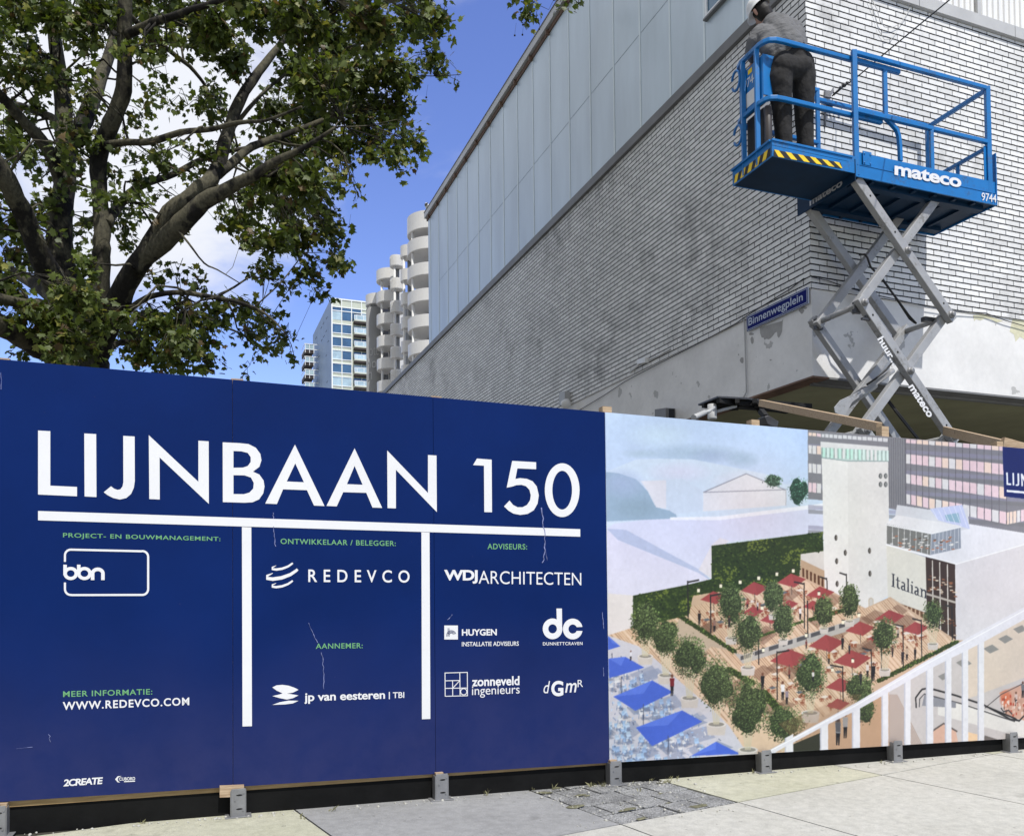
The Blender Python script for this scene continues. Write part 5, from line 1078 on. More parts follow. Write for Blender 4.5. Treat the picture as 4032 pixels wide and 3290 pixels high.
mb = MB().tube([lf(-.99, .19, .22), lf(-.99, .19, .24), lf(-.99, .19, .66), lf(-.99, .19, .68)], [.03, .042, .042, .03], 14); obj('manual_tube', mb, mat('dark_plastic_tube', (.05, .043, .04), .45), lift)
for (n_, z_) in ((.60, 1.17), (.58, .55)): 
    pts = [lf(-1.09, n_ + .09 * math.cos(t) * .8, z_ + .11 * math.sin(t)) for t in np.linspace(.3, 5.8, 14)]; obj('cable_loop', MB().tube(pts, .014, 6), LB, lift)
# lettering on the near side
mb = MB(); text_on(mb, 'mateco', z1n(1243, 1192), z1n(1697, 1281), z1n(1245, 1112), -ln, 0, .032, .97, 0, .0085); obj('lettering', mb, M['white_print'], lift)
mb = MB(); text_on(mb, '9744', z1n(1836, 1366), z1n(1936, 1381), z1n(1836, 1311), -ln, 0, .004, .95, 0, .0085); obj('lettering', mb, M['white_print'], lift)
# crossed arms
LV = [-.045, -1.350, -2.745, -4.10, -5.05]; SA, SB = .11, 1.366
N1, N2, N3, N4 = .07, .155, .80, .715
def arm(s0, z0, s1, z1_, n, dark=None):
    p, q = lf(s0, n, z0), lf(s1, n, z1_); t = (q - p) / np.linalg.norm(q - p)
    return obj('scissor_arm', MB().bar(p - t * .075, q + t * .075, .102, .080, up=tuple(ln)), M['arm'], lift, bevel=.007)
arms = {}
for i in range(4):
    for (na, nb_) in ((N1, N2), (N3, N4)):
        arms[i, na] = arm(SA, LV[i], SB, LV[i + 1], na); arms[i, nb_] = arm(SB - (.07 if i == 0 else 0), LV[i] + (.06 if i == 0 else 0), SA, LV[i + 1], nb_)
pinp = [(SB, LV[1]), (SA, LV[1]), (SA, LV[2]), (SB, LV[2]), (SA, LV[3]), (SB, LV[3])] + [((SA + SB) / 2, (LV[i] + LV[i + 1]) / 2) for i in range(4)]
mid = len(pinp) - 4
for i, (s_, z_) in enumerate(pinp):
    mb = MB()
    for n_, sg_ in ((N1 - .040, -1), (N3 + .040, 1)): mb.lathe(lf(s_, n_, z_), [(.001, .042), (.022, .042), (.030, .034), (.030, .012), (.044, .012), (.044, -.004)], 14, ax=tuple(ln * sg_))
    obj('pivot_pin', mb, M['galv'], lift)
    if i < mid: obj('cross_tube', MB().tube([lf(s_, N2 - .02, z_), lf(s_, N4 + .02, z_)], .032, 12), M['arm'], lift)
mb = MB()
for i in range(3):
    for n_ in (N1,): 
        a, c = lf(SA, n_, LV[i]), lf(SB, n_, LV[i + 1]); t = (c - a) / np.linalg.norm(c - a)
        for u in (.09, .36, .91): mb.lathe(a + (c - a) * u - ln * .0405, [(.001, .0006), (.013, .0006), (.013, -.002)], 10, ax=tuple(-ln))
obj('bolt_hole', mb, M['dark'], lift)
mb = MB()      # collar blocks at the left middle pivot, link plates and ram
for n_ in (N1, N3): 
    for s_, z_ in ((SA, LV[1]), ): mb.cbox(lf(s_ - .01, n_ + .055 if n_ == N1 else n_ - .06, z_ - .03), ls * .10, ln * .05, V3(0, 0, .12))
for (s_, z_) in ((SA + .05, LV[1] - .17), (SA + .10, LV[1] - .14)): mb.cbox(lf(s_, N1 - .01, z_), ls * .13, ln * .03, V3(0, 0, .022))
mb.cbox(lf(SB - .12, N2 + .06, LV[1] - .02), ls * .22, ln * .06, V3(0, 0, .05))
obj('link_block', mb, M['arm_dark'], lift)
mb = MB(); a, c = z2n(890, 1215, .42), z2n(1235, 965, .42); mb.tube([a, a + (c - a) * .62], .055, 14); mb.tube([a + (c - a) * .62, c], .032, 12); obj('ram', mb, M['arm'], lift)
mb = MB()
for n_ in (.33, .51): mb.prism([z2n(x, y, n_) for x, y in ((838, 1215), (880, 1165), (1010, 1105), (1215, 965), (1230, 990), (1060, 1110), (960, 1180), (905, 1280), (845, 1250))], ln * .012)
obj('ram_bracket', mb, M['arm'], lift, bevel=.003)
mb = MB()
for pts, n_ in (([(1008, 178), (1045, 175), (1062, 195), (1085, 260), (1160, 340), (1250, 460), (1345, 590), (1395, 645)], .40), ([(1160, 335), (1262, 478), (1350, 612), (1385, 640)], .44), ([(1190, 1160), (1290, 1290), (1370, 1390), (1410, 1440)], .36), ([(1205, 1165), (1310, 1300), (1420, 1440)], .40), ([(1060, 1060), (1120, 1020), (1190, 960), (1240, 900)], .30)):
    obj('hose', MB().tube([z2n(x, y, n_) for x, y in pts], .012, 6), M['rubber'], lift)
mb = MB()
for (txt, BLp, BRp, TLp) in (('huur...', (1128, 752), (1236, 930), (1168, 728)), ('mateco', (1338, 1076), (1476, 1288), (1378, 1052))):
    text_on(mb, txt, z2n(*BLp, N1 - .0402), z2n(*BRp, N1 - .0402), z2n(*TLp, N1 - .0402), -ln, 0, .03, 1.0, 0, .0015)
obj('lettering', mb, M['white_print'], lift)
mb = MB().box(lf(-.05, .08, GZL + .18), ls * 1.7, ln * .74, V3(0, 0, .62)); obj('chassis', mb, LB, lift, bevel=.02)
for s_ in (.2, 1.4):
    for n_ in (.06, .84): obj('wheel', MB().lathe(lf(s_, n_, GZL + .19), [(.001, -.05), (.10, -.05), (.185, -.05), (.19, -.04), (.19, .04), (.185, .05), (.10, .05), (.001, .05)], 24, ax=tuple(ln)), M['rubber'], lift)

# rope with turnbuckle running from a wall bracket over the platform
br = thing('wall_bracket', 'small steel wall bracket with hooks on the bricks behind the lift platform', 'bracket', rpx(*Z1(780, 690), 0))
mb = MB().prism([rpx(*Z1(x, y), .0) for x, y in ((765, 755), (795, 755), (795, 625), (765, 625))], nR * .03); mb.prism([rpx(*Z1(x, y), .03) for x, y in ((760, 660), (800, 640), (832, 590), (820, 640), (800, 668))], nR * .02); mb.tube([rpx(*Z1(775, 740), .01), rpx(*Z1(775, 860), .01)], .012)
mb.prism([rpx(*Z1(x, y), .03) for x, y in ((762, 750), (808, 760), (806, 724), (762, 722))], nR * .05)
obj('plate', mb, M['galv'], br)
cp = [rpx(*Z1(822, 655), .08), lfx(*Z1(870, 610), .80), lfx(*Z1(975, 540), .70), lfx(*Z1(1160, 382), .30), lfx(*Z1(1390, 192), -.2), lfx(*Z1(1622, 0), -.8), lfx(*Z1(1900, -230), -1.5), lfx(*Z1(2600, -800), -3)]
cable('cable', 'taut black cable rising from the wall bracket over the blue platform', cp, .008, M['cable'])
tb = MB()
for (x, y, r_) in ((880, 598, .022), (905, 580, .028), (925, 566, .022), (958, 545, .02)): tb.lathe(lfx(*Z1(x, y), .78), [(.001, -r_), (r_ * .8, -r_ * .6), (r_, 0), (r_ * .8, r_ * .6), (.001, r_)], 10)
tb.tube([lfx(*Z1(830, 648), .9), lfx(*Z1(905, 582), .785)], .014, 8); obj('turnbuckle', tb, M['arm_dark'], br)

# ------------------------------------------------------------------ worker on the platform
def fused(name, chains, voxel, iters, m, parent, disp=None):
    mb = MB()
    for pts, rs in chains:
        pts = [np.asarray(p, float) for p in pts]; rs = list(rs)
        t0 = pts[0] - pts[1]; t0 = t0 / np.linalg.norm(t0); t1 = pts[-1] - pts[-2]; t1 = t1 / np.linalg.norm(t1)
        P2 = [pts[0] + t0 * rs[0] * .9, pts[0] + t0 * rs[0] * .55] + pts + [pts[-1] + t1 * rs[-1] * .55, pts[-1] + t1 * rs[-1] * .9]
        mb.tube(P2, [rs[0] * .4, rs[0] * .84] + rs + [rs[-1] * .84, rs[-1] * .4], 16)
    tmp = obj('tmp', mb, [], None); md = tmp.modifiers.new('r', 'REMESH'); md.mode = 'VOXEL'; md.voxel_size = voxel; md.use_smooth_shade = True
    s_ = tmp.modifiers.new('s', 'SMOOTH'); s_.iterations = iters; s_.factor = .5
    bpy.context.view_layer.update(); me = bpy.data.meshes.new_from_object(tmp.evaluated_get(bpy.context.evaluated_depsgraph_get())); bpy.data.objects.remove(tmp)
    off = wloc(parent)
    if disp:
        nrm = [v.normal.copy() for v in me.vertices]
        for v, n_ in zip(me.vertices, nrm): v.co += n_ * disp(v.co)
    for v in me.vertices: v.co -= Vector(off)
    for p in me.polygons: p.use_smooth = True
    me.name = name; me.materials.clear(); return link_mesh(me, name, parent, m)
px = z1n
man_ = thing('person', 'worker in white helmet, grey shirt and black trousers bending over the lift rail', 'person', lf(-.62, .22, .142))
def lowpt(x, y, n, z): s_, _, _ = snz(px(x, y, n)); return lf(s_, n, z)
FZ = .142
legL = [px(478, 440, .22), px(468, 540, .19), px(472, 640, .20), px(482, 720, .215), px(488, 830, .22), px(496, 960, .225), lowpt(498, 970, .23, FZ + .10)]
legR = [px(618, 440, .22), px(628, 540, .19), px(630, 640, .20), px(632, 720, .215), px(634, 830, .22), px(642, 970, .225), lowpt(644, 980, .23, FZ + .10)]
def shrink(r, d): return [max(x - d, .02) for x in r]
rL = [.135, .135, .118, .106, .097, .088, .082]; rR = [.13, .128, .114, .104, .096, .086, .08]
spine = [px(552, 415, .23), px(528, 340, .25), px(492, 265, .33), px(455, 205, .42), px(425, 178, .48)]; rS = [.165, .155, .16, .15, .115]
latR = [px(592, 375, .26), px(575, 290, .30), px(548, 215, .38), px(530, 182, .42)]; rLR = [.09, .105, .11, .085]
latL = [px(462, 365, .28), px(410, 300, .34), px(362, 250, .42), px(345, 228, .46)]; rLL = [.12, .12, .11, .085]
aL = [px(322, 238, .45), px(288, 292, .47), px(268, 352, .52), px(286, 392, .60)]; rA = [.082, .072, .060, .050]
aR = [px(555, 200, .43), px(592, 248, .50), px(608, 292, .60), px(596, 345, .74)]; rB = [.085, .072, .060, .050]
seat = [px(490, 462, .155), px(552, 470, .16), px(612, 464, .155)]
neck = [px(405, 160, .50), px(378, 130, .54), px(352, 98, .57)]
hc = px(338, 80, .58)
hf = .95 * ln + .12 * ls - V3(0, 0, .36); hf /= np.linalg.norm(hf)
hu = V3(0, 0, 1) * .86 - .42 * ls + .12 * ln; hu -= hf * (hu @ hf); hu /= np.linalg.norm(hu); hr = np.cross(hf, hu)
head = [([hc - hu * .10 + hf * .02, hc - hu * .03, hc + hu * .05, hc + hu * .09], [.055, .082, .085, .07]), ([hc + hf * .055 - hu * .075, hc + hf * .06 - hu * .02], [.045, .05]), ([hc + hf * .098 + hu * .0, hc + hf * .115 - hu * .025], [.010, .016])]
for sg_ in (-1, 1): head.append(([hc + hr * sg_ * .096 - hu * .032 - hf * .01, hc + hr * sg_ * .108 + hu * .012 - hf * .026], [.014, .019]))
def hand(w, d, up, sgn):
    d = d / np.linalg.norm(d); sd = np.cross(d, up); sd /= np.linalg.norm(sd); up = np.cross(sd, d); ch = [([w, w + d * .045 + sd * .012, w + d * .085 + sd * .012], [.026, .031, .026]), ([w + d * .03 - sd * .012, w + d * .085 - sd * .014], [.026, .024])]
    for k, (l_, o2) in enumerate(((.068, .030), (.078, .010), (.074, -.010), (.058, -.029))):
        b0 = w + d * .085 + sd * o2; ch.append(([b0, b0 + d * l_ * .45 - up * .008, b0 + d * l_ * .72 - up * .032, b0 + d * l_ * .62 - up * .056], [.0098, .0092, .0085, .0078]))
    ch.append(([w + d * .02 + sd * .028 * sgn, w + d * .055 + sd * .055 * sgn - up * .012, w + d * .085 + sd * .05 * sgn - up * .035], [.012, .0105, .009])); return ch
hl_ = px(292, 412, .63); hr_ = px(596, 372, .84)
hands = hand(hl_, ln * .8 - V3(0, 0, .35) + ls * .25, V3(0, 0, 1), 1) + hand(hr_, ln * .9 - V3(0, 0, .3) - ls * .2, V3(0, 0, 1), -1)
body = [(spine, shrink(rS, .03)), (latR, shrink(rLR, .03)), (latL, shrink(rLL, .03)), (aL + [hl_], shrink(rA, .016) + [.028]), (aR + [hr_], shrink(rB, .016) + [.028]), (legL, shrink(rL, .03)), (legR, shrink(rR, .03)), (neck, [.066, .058, .056])] + head + hands
fused('body', body, .0075, 3, M['skin'], man_)
def fold(a, f, k=(1, 1, 1.9)):
    return lambda c: a * (abs(mnoise.noise(Vector((c.x * f * k[0], c.y * f * k[1], c.z * f * k[2])))) * -2 + .7) + a * .5 * mnoise.noise(c * f * 2.7)
wst = [px(600, 372, .25), px(548, 366, .235), px(490, 372, .26)]
fused('trousers', [(legL, rL), (legR, rR), (seat, [.125, .12, .12]), (wst, [.10, .145, .11]), ([px(552, 415, .23), px(545, 352, .25)], [.165, .158])], .011, 6, M['trousers'], man_, fold(.005, 4.5, (1, 1, 1.2)))
tail = [px(430, 392, .26), px(405, 350, .28), px(385, 300, .33)]
fused('shirt', [(spine[1:], shrink(rS[1:], -.016)), (latR, shrink(rLR, -.012)), (latL, shrink(rLL, -.012)), (aL, shrink(rA, -.006)), (aR, shrink(rB, -.006)), (tail, [.055, .075, .09]), ([px(592, 345, .26), px(545, 338, .245), px(470, 352, .26)], [.10, .155, .11])], .011, 5, M['shirt'], man_, fold(.007, 5, (1, 1, 1.2)))
for lg_ in (legL, legR):
    a = lg_[-1]; bz = lambda dn_, z_: V3(a[0], a[1], 0) + ln * dn_ + V3(0, 0, LP0[2] + FZ + z_)
    fused('boot', [([bz(-.02, .20), bz(-.02, .06)], [.064, .062]), ([bz(-.05, .045), bz(.06, .045), bz(.16, .036)], [.044, .046, .036])], .01, 3, M['rubber'], man_)
hm = MB(); c0 = hc + hu * .035
prof = [(.138, -.004), (.140, .004), (.128, .012), (.126, .04), (.120, .07), (.104, .10), (.078, .124), (.045, .138), (.001, .143)]
hm.lathe(c0, prof, 32, ax=tuple(hu)); hm.lathe(c0, [(.128, .002), (.122, .03), (.10, .09), (.05, .12), (.001, .126)], 24, ax=tuple(hu))
hm.prism([c0 + hr * math.sin(t) * (.135) + hf * (math.cos(t) * .135 + (.05 * max(math.cos(t), 0) ** 2)) - hu * .004 for t in np.linspace(-1.5, 1.5, 17)], hu * .008)
for o2 in (-.03, 0, .03): hm.tube([c0 + hr * o2 + hu * (.142 - .05 * (u * 2) ** 2 - abs(o2) * .25) + hf * u * .19 for u in np.linspace(-.5, .5, 9)], .007, 6)
obj('helmet', hm, M['white'], man_)
fused('hair', [([hc - hf * .016 - hu * .07, hc - hf * .012 + hu * .02], [.084, .096]), ([hc - hf * .03 - hu * .10, hc - hf * .03 - hu * .05], [.062, .078])], .008, 3, M['hair'], man_)

# ------------------------------------------------------------------ plane tree
TZ = 14.0
def tp(X, Y, dz=0.0): return CPOS + ray(X / 1.12, Y / 1.12) * (TZ + dz)
TB = tp(335, 1640); TB0 = V3(TB[0] + .05, TB[1], 0); TB0[2] = gz(TB0)
plane = thing('plane_tree', 'big plane tree with mottled trunk and lobed green leaves behind the blue hoarding', 'tree', TB0)
PXM = TZ / FL / 1.12
LIMB = [
    ([(340, 1700), (335, 1600), (322, 1500), (300, 1380), (278, 1250), (268, 1120), (266, 1000), (285, 800), (290, 650), (280, 500), (268, 350), (240, 150), (222, -60), (200, -260)], [140, 135, 118, 88, 72, 62, 58, 50, 47, 42, 37, 31, 27, 18], [0, 0, 0, 0, 0, 0, 0, .2, .3, .4, .5, .6, .7, .8]),
    ([(360, 1600), (385, 1450), (430, 1270), (448, 1120), (450, 1030), (442, 860), (432, 720), (452, 630), (490, 550), (538, 430), (550, 300), (548, 120), (556, -80), (575, -300)], [90, 70, 50, 42, 38, 35, 37, 37, 38, 35, 33, 31, 29, 20], [0, 0, -.1, -.2, -.2, -.2, -.3, -.3, -.4, -.5, -.6, -.7, -.8, -.9]),
    ([(400, 1560), (455, 1440), (520, 1330), (580, 1205), (680, 1095), (800, 985), (900, 890), (1010, 832), (1120, 772), (1230, 705), (1360, 640), (1480, 560)], [80, 64, 55, 48, 44, 41, 36, 28, 22, 16, 10, 5], [0, -.2, -.4, -.6, -.8, -1.0, -1.1, -1.2, -1.3, -1.4, -1.5, -1.6]),
    ([(600, 1190), (665, 1075), (750, 940), (850, 858), (930, 790), (970, 715), (1000, 600), (1055, 445), (1140, 318), (1225, 212), (1300, 100), (1360, -40)], [40, 38, 37, 35, 33, 31, 28, 25, 21, 16, 11, 7], [-.7, -.8, -.9, -.9, -.8, -.6, -.4, -.2, 0, .2, .4, .6]),
    ([(960, 770), (1040, 705), (1110, 648), (1240, 600), (1400, 540), (1560, 470), (1700, 420)], [24, 20, 18, 14, 11, 8, 5], [-.7, -.4, -.1, .2, .5, .9, 1.3]),
    ([(470, 990), (510, 930), (570, 855), (650, 805), (770, 768), (900, 698), (1050, 660), (1240, 632), (1400, 640)], [26, 22, 20, 18, 16, 14, 11, 7, 4], [-.2, 0, .3, .6, .9, 1.2, 1.5, 1.8, 2.0]),
    ([(440, 650), (520, 632), (680, 622), (800, 582), (930, 570), (1060, 540), (1180, 530), (1330, 470)], [20, 16, 15, 13, 11, 9, 6, 4], [-.3, -.5, -.8, -1.0, -1.3, -1.6, -1.8, -2.2]),
    ([(290, 1360), (240, 1250), (190, 1150), (112, 965), (52, 835), (-40, 690), (-150, 540), (-300, 380)], [70, 58, 50, 43, 41, 38, 32, 22], [0, -.3, -.6, -.9, -1.2, -1.5, -1.8, -2.0]),
    ([(268, 800), (235, 700), (180, 618), (92, 520), (0, 422), (-90, 330), (-200, 250)], [40, 34, 30, 26, 24, 20, 14], [.2, 0, -.2, -.4, -.6, -.8, -1]),
    ([(275, 560), (225, 518), (130, 482), (20, 440), (-120, 380)], [26, 20, 17, 14, 9], [.4, .7, 1.0, 1.3, 1.6]),
    ([(290, 1420), (220, 1300), (110, 1228), (-30, 1150), (-180, 1090)], [52, 36, 28, 24, 16], [0, .5, 1.0, 1.4, 1.8]),
    ([(300, 1480), (210, 1360), (90, 1338), (-30, 1308), (-160, 1280)], [46, 28, 24, 22, 14], [.1, -.6, -1.1, -1.5, -1.9]),
    ([(310, 1600), (200, 1545), (90, 1480), (-40, 1415), (-180, 1340)], [70, 52, 48, 46, 34], [0, -.4, -.9, -1.4, -1.9]),
    ([(540, 1400), (565, 1370), (650, 1312), (780, 1290), (950, 1312), (1085, 1342), (1180, 1390), (1260, 1470)], [20, 15, 13, 12, 10, 7, 5, 3], [-.3, -.4, -.6, -.8, -1.0, -1.2, -1.3, -1.4]),
    ([(470, 1560), (500, 1525), (560, 1505), (640, 1540), (760, 1580)], [22, 16, 13, 10, 6], [0, .2, .4, .6, .8]),
    ([(560, 1460), (590, 1405), (690, 1385), (810, 1392), (930, 1420), (1080, 1480), (1200, 1560)], [18, 14, 11, 9, 7, 5, 3], [-.2, 0, .4, .8, 1.0, 1.2, 1.4]),
    ([(330, 620), (395, 480), (445, 340), (490, 225), (512, 90), (530, -80), (560, -260)], [44, 38, 34, 28, 24, 20, 14], [.3, .7, 1.1, 1.4, 1.6, 1.8, 2.0]),
    ([(550, 160), (620, 125), (700, 92), (800, 60), (950, 10), (1100, -40), (1300, -60)], [22, 19, 17, 14, 11, 9, 6], [-.7, -.9, -1.1, -1.3, -1.5, -1.7, -1.9]),
    ([(560, 60), (650, 140), (755, 232), (835, 292), (900, 370), (925, 430)], [14, 12, 11, 10, 8, 4], [-.7, -.4, -.2, 0, .2, .3]),
    ([(770, 1000), (830, 1070), (900, 1160), (960, 1190), (1060, 1250)], [6, 5, 4, 3, 2], [-1.0, -1.1, -1.2, -1.3, -1.4]),
    ([(1300, 100), (1450, 60), (1650, 20), (1850, -20), (2050, -80), (2250, -90)], [11, 10, 9, 8, 7, 5], [.4, .6, .8, .9, .9, .8]),
    ([(1000, 600), (1150, 420), (1320, 290), (1500, 220), (1700, 160), (1880, 120), (2010, 90)], [13, 9, 7, 5, 4, 3, 2], [-.2, .3, .7, 1.0, 1.2, 1.3, 1.4]),
    ([(2250, -90), (2330, -60), (2350, 10), (2340, 60)], [5, 4, 3, 2], [.8, .7, .6, .6]),
]
nodes = []
def wobble(pts, rs, n=3):
    out, ro = [], []
    for i in range(len(pts) - 1):
        for k in range(n):
            u = k / n; p0 = pts[max(i - 1, 0)]; p1 = pts[i]; p2 = pts[i + 1]; p3 = pts[min(i + 2, len(pts) - 1)]
            q = .5 * ((2 * p1) + (-p0 + p2) * u + (2 * p0 - 5 * p1 + 4 * p2 - p3) * u * u + (-p0 + 3 * p1 - 3 * p2 + p3) * u ** 3); r_ = rs[i] + (rs[i + 1] - rs[i]) * u
            out.append(q + V3(*rng.normal(0, 1, 3)) * min(r_ * .06, .015)); ro.append(r_ * random.uniform(.95, 1.06))
    return out + [pts[-1]], ro + [rs[-1]]
for i, (pp_, rr, dd) in enumerate(LIMB):
    pts = [tp(x, y, d * 1.3) for (x, y), d in zip(pp_, dd)]; rs = [max(r_ * PXM * .9, .006) for r_ in rr]
    if rs[-1] > .035:
        e_ = pts[-1] - pts[-2]; e_ = e_ / np.linalg.norm(e_); pts += [pts[-1] + e_ * .7, pts[-1] + e_ * 1.3 + V3(0, 0, .25)]; rs += [rs[-1] * .55, .012]
    if i == 0: pts = [TB0 - V3(0, 0, .1), TB0 + V3(0, 0, .5)] + pts; rs = [.72, .60] + rs
    pts, rs = wobble(pts, rs)
    obj('trunk' if i == 0 else 'limb', MB().tube(pts, rs, 14 if rs[0] > .08 else 8), M['bark'], plane)
    nodes += [(p, r_) for p, r_ in zip(pts, rs) if r_ < .22 and p[2] > 2.5]
NP_ = np.array([p for p, _ in nodes]); NR_ = np.array([r_ for _, r_ in nodes])
BL_ = [(60, 60, 120, 120, .8), (200, 60, 120, 90, .7), (350, 120, 120, 120, .6), (420, 30, 130, 80, .8), (650, 40, 120, 70, .8), (800, 40, 140, 70, .9), (760, 130, 80, 50, .3), (950, 120, 140, 120, 1), (1010, 260, 80, 100, .9), (880, 200, 80, 70, .5), (1150, 80, 140, 120, .9), (1330, 100, 150, 130, 1), (1480, 180, 150, 160, 1), (1650, 120, 160, 140, .9), (1800, 80, 130, 100, .85), (1930, 110, 100, 90, .6), (2030, 330, 36, 36, .45), (1900, 280, 100, 90, .65), (1750, 300, 150, 120, .85), (1580, 350, 160, 140, .95), (1400, 350, 150, 150, 1), (1280, 300, 100, 120, .8), (1230, 470, 130, 110, .8), (1400, 520, 170, 120, 1), (1580, 530, 150, 120, .9), (1750, 480, 120, 100, .75), (1830, 620, 70, 90, .7), (1760, 690, 70, 70, .6), (1650, 650, 130, 90, .75), (1480, 660, 150, 100, .9), (1300, 640, 150, 100, .8), (1150, 560, 90, 70, .5), (1200, 770, 120, 110, .9), (1350, 800, 150, 100, .9), (1520, 780, 90, 80, .45), (1585, 870, 40, 22, .4), (1120, 880, 110, 90, .85), (1250, 930, 140, 100, .9), (1400, 950, 110, 90, .8), (1080, 1000, 90, 70, .7), (1180, 1050, 130, 80, .8), (1330, 1080, 130, 90, .8), (1470, 1030, 80, 80, .6), (1500, 1160, 60, 70, .6), (1360, 1190, 110, 60, .6), (1180, 1180, 100, 70, .55), (1420, 1270, 60, 45, .5), (1270, 1270, 70, 50, .4), (1000, 960, 60, 60, .5),
    (700, 1450, 130, 90, .8), (850, 1420, 120, 90, .75), (960, 1380, 120, 70, .6), (1080, 1350, 100, 60, .6), (1180, 1400, 90, 60, .55), (1260, 1480, 80, 60, .5), (1120, 1480, 90, 60, .45), (1200, 1540, 70, 50, .35), (650, 1560, 120, 90, .8), (800, 1560, 130, 90, .8), (930, 1600, 80, 60, .6), (900, 1500, 80, 60, .5), (1300, 1580, 40, 30, .25), (1075, 1640, 40, 30, .2),
    (700, 1200, 60, 60, .35), (790, 1180, 60, 50, .3), (880, 1260, 70, 50, .3), (820, 1330, 80, 50, .4), (560, 1080, 60, 80, .4), (600, 1400, 80, 60, .5), (560, 1500, 90, 90, .7),
    (120, 230, 110, 90, .5), (60, 300, 80, 70, .6), (170, 330, 100, 70, .5), (330, 300, 60, 60, .3), (640, 250, 60, 70, .4), (690, 320, 70, 50, .28), (700, 430, 90, 60, .4), (800, 470, 80, 60, .25), (600, 520, 60, 60, .3), (520, 640, 80, 70, .5), (620, 560, 60, 50, .3), (700, 680, 90, 70, .4), (800, 660, 60, 50, .25), (620, 790, 80, 60, .35), (700, 870, 60, 50, .25), (560, 880, 80, 70, .4), (900, 480, 60, 60, .3), (960, 450, 60, 60, .4), (950, 640, 60, 50, .3), (880, 760, 60, 50, .25), (800, 880, 60, 50, .25),
    (60, 560, 80, 60, .5), (90, 640, 100, 60, .5), (150, 700, 60, 60, .3), (30, 700, 60, 60, .4), (170, 800, 50, 50, .3), (370, 420, 50, 60, .5), (380, 600, 60, 70, .5), (170, 920, 40, 60, .35), (60, 1020, 90, 90, .7), (80, 1130, 90, 80, .8), (30, 1230, 80, 60, .6), (370, 1000, 40, 60, .3), (370, 1180, 60, 80, .6), (430, 980, 70, 60, .5), (500, 980, 50, 50, .35), (330, 1300, 120, 90, .8), (250, 1420, 150, 110, .85), (420, 1400, 100, 110, .8), (120, 1400, 110, 70, .6), (60, 1300, 70, 60, .5), (330, 1530, 150, 90, .8), (500, 1400, 60, 70, .6), (100, 1540, 90, 40, .35), (180, 1180, 50, 60, .45),
    (-80, 120, 120, 160, .7), (-100, 500, 120, 160, .5), (-80, 900, 100, 160, .6), (-90, 1250, 120, 160, .6), (200, -90, 200, 80, .8), (600, -90, 220, 80, .8), (1000, -80, 240, 80, .9), (1450, -60, 240, 90, .9), (1850, -40, 180, 70, .6),
    (2330, 60, 70, 60, 1.0), (2290, 5, 60, 34, .7), (2462, 4, 42, 26, .8), (2552, 16, 26, 22, .7)]
leaf_out = np.array([(0, 0), (.16, -.02), (.42, .02), (.34, .17), (.62, .40), (.40, .42), (.44, .60), (.20, .60), (.0, 1.0), (-.20, .60), (-.44, .60), (-.40, .42), (-.62, .40), (-.34, .17), (-.42, .02), (-.16, -.02)])
NV = len(leaf_out); leafP, leafC = [], []
tw = MB(); VD = None
def unit(v): return v / (np.linalg.norm(v) + 1e-9)
BL_ += [(-230, 300, 150, 150, .6), (-330, 520, 150, 150, .5), (-220, 800, 130, 150, .5), (-250, 1060, 140, 120, .55), (-260, 1300, 130, 110, .5), (120, -240, 190, 120, .7), (400, -280, 190, 130, .7), (660, -300, 190, 130, .7), (950, -220, 200, 120, .7), (-120, -80, 170, 140, .6)]
for _k in range(95):
    fx, fy = random.uniform(-60, 1020), random.uniform(-40, 1050)
    if fx > 560 and fy > 150 + (fx - 560) * 1.2 and random.random() < .55: continue
    BL_.append((fx, fy, random.uniform(45, 85), random.uniform(40, 70), random.uniform(.18, .36)))
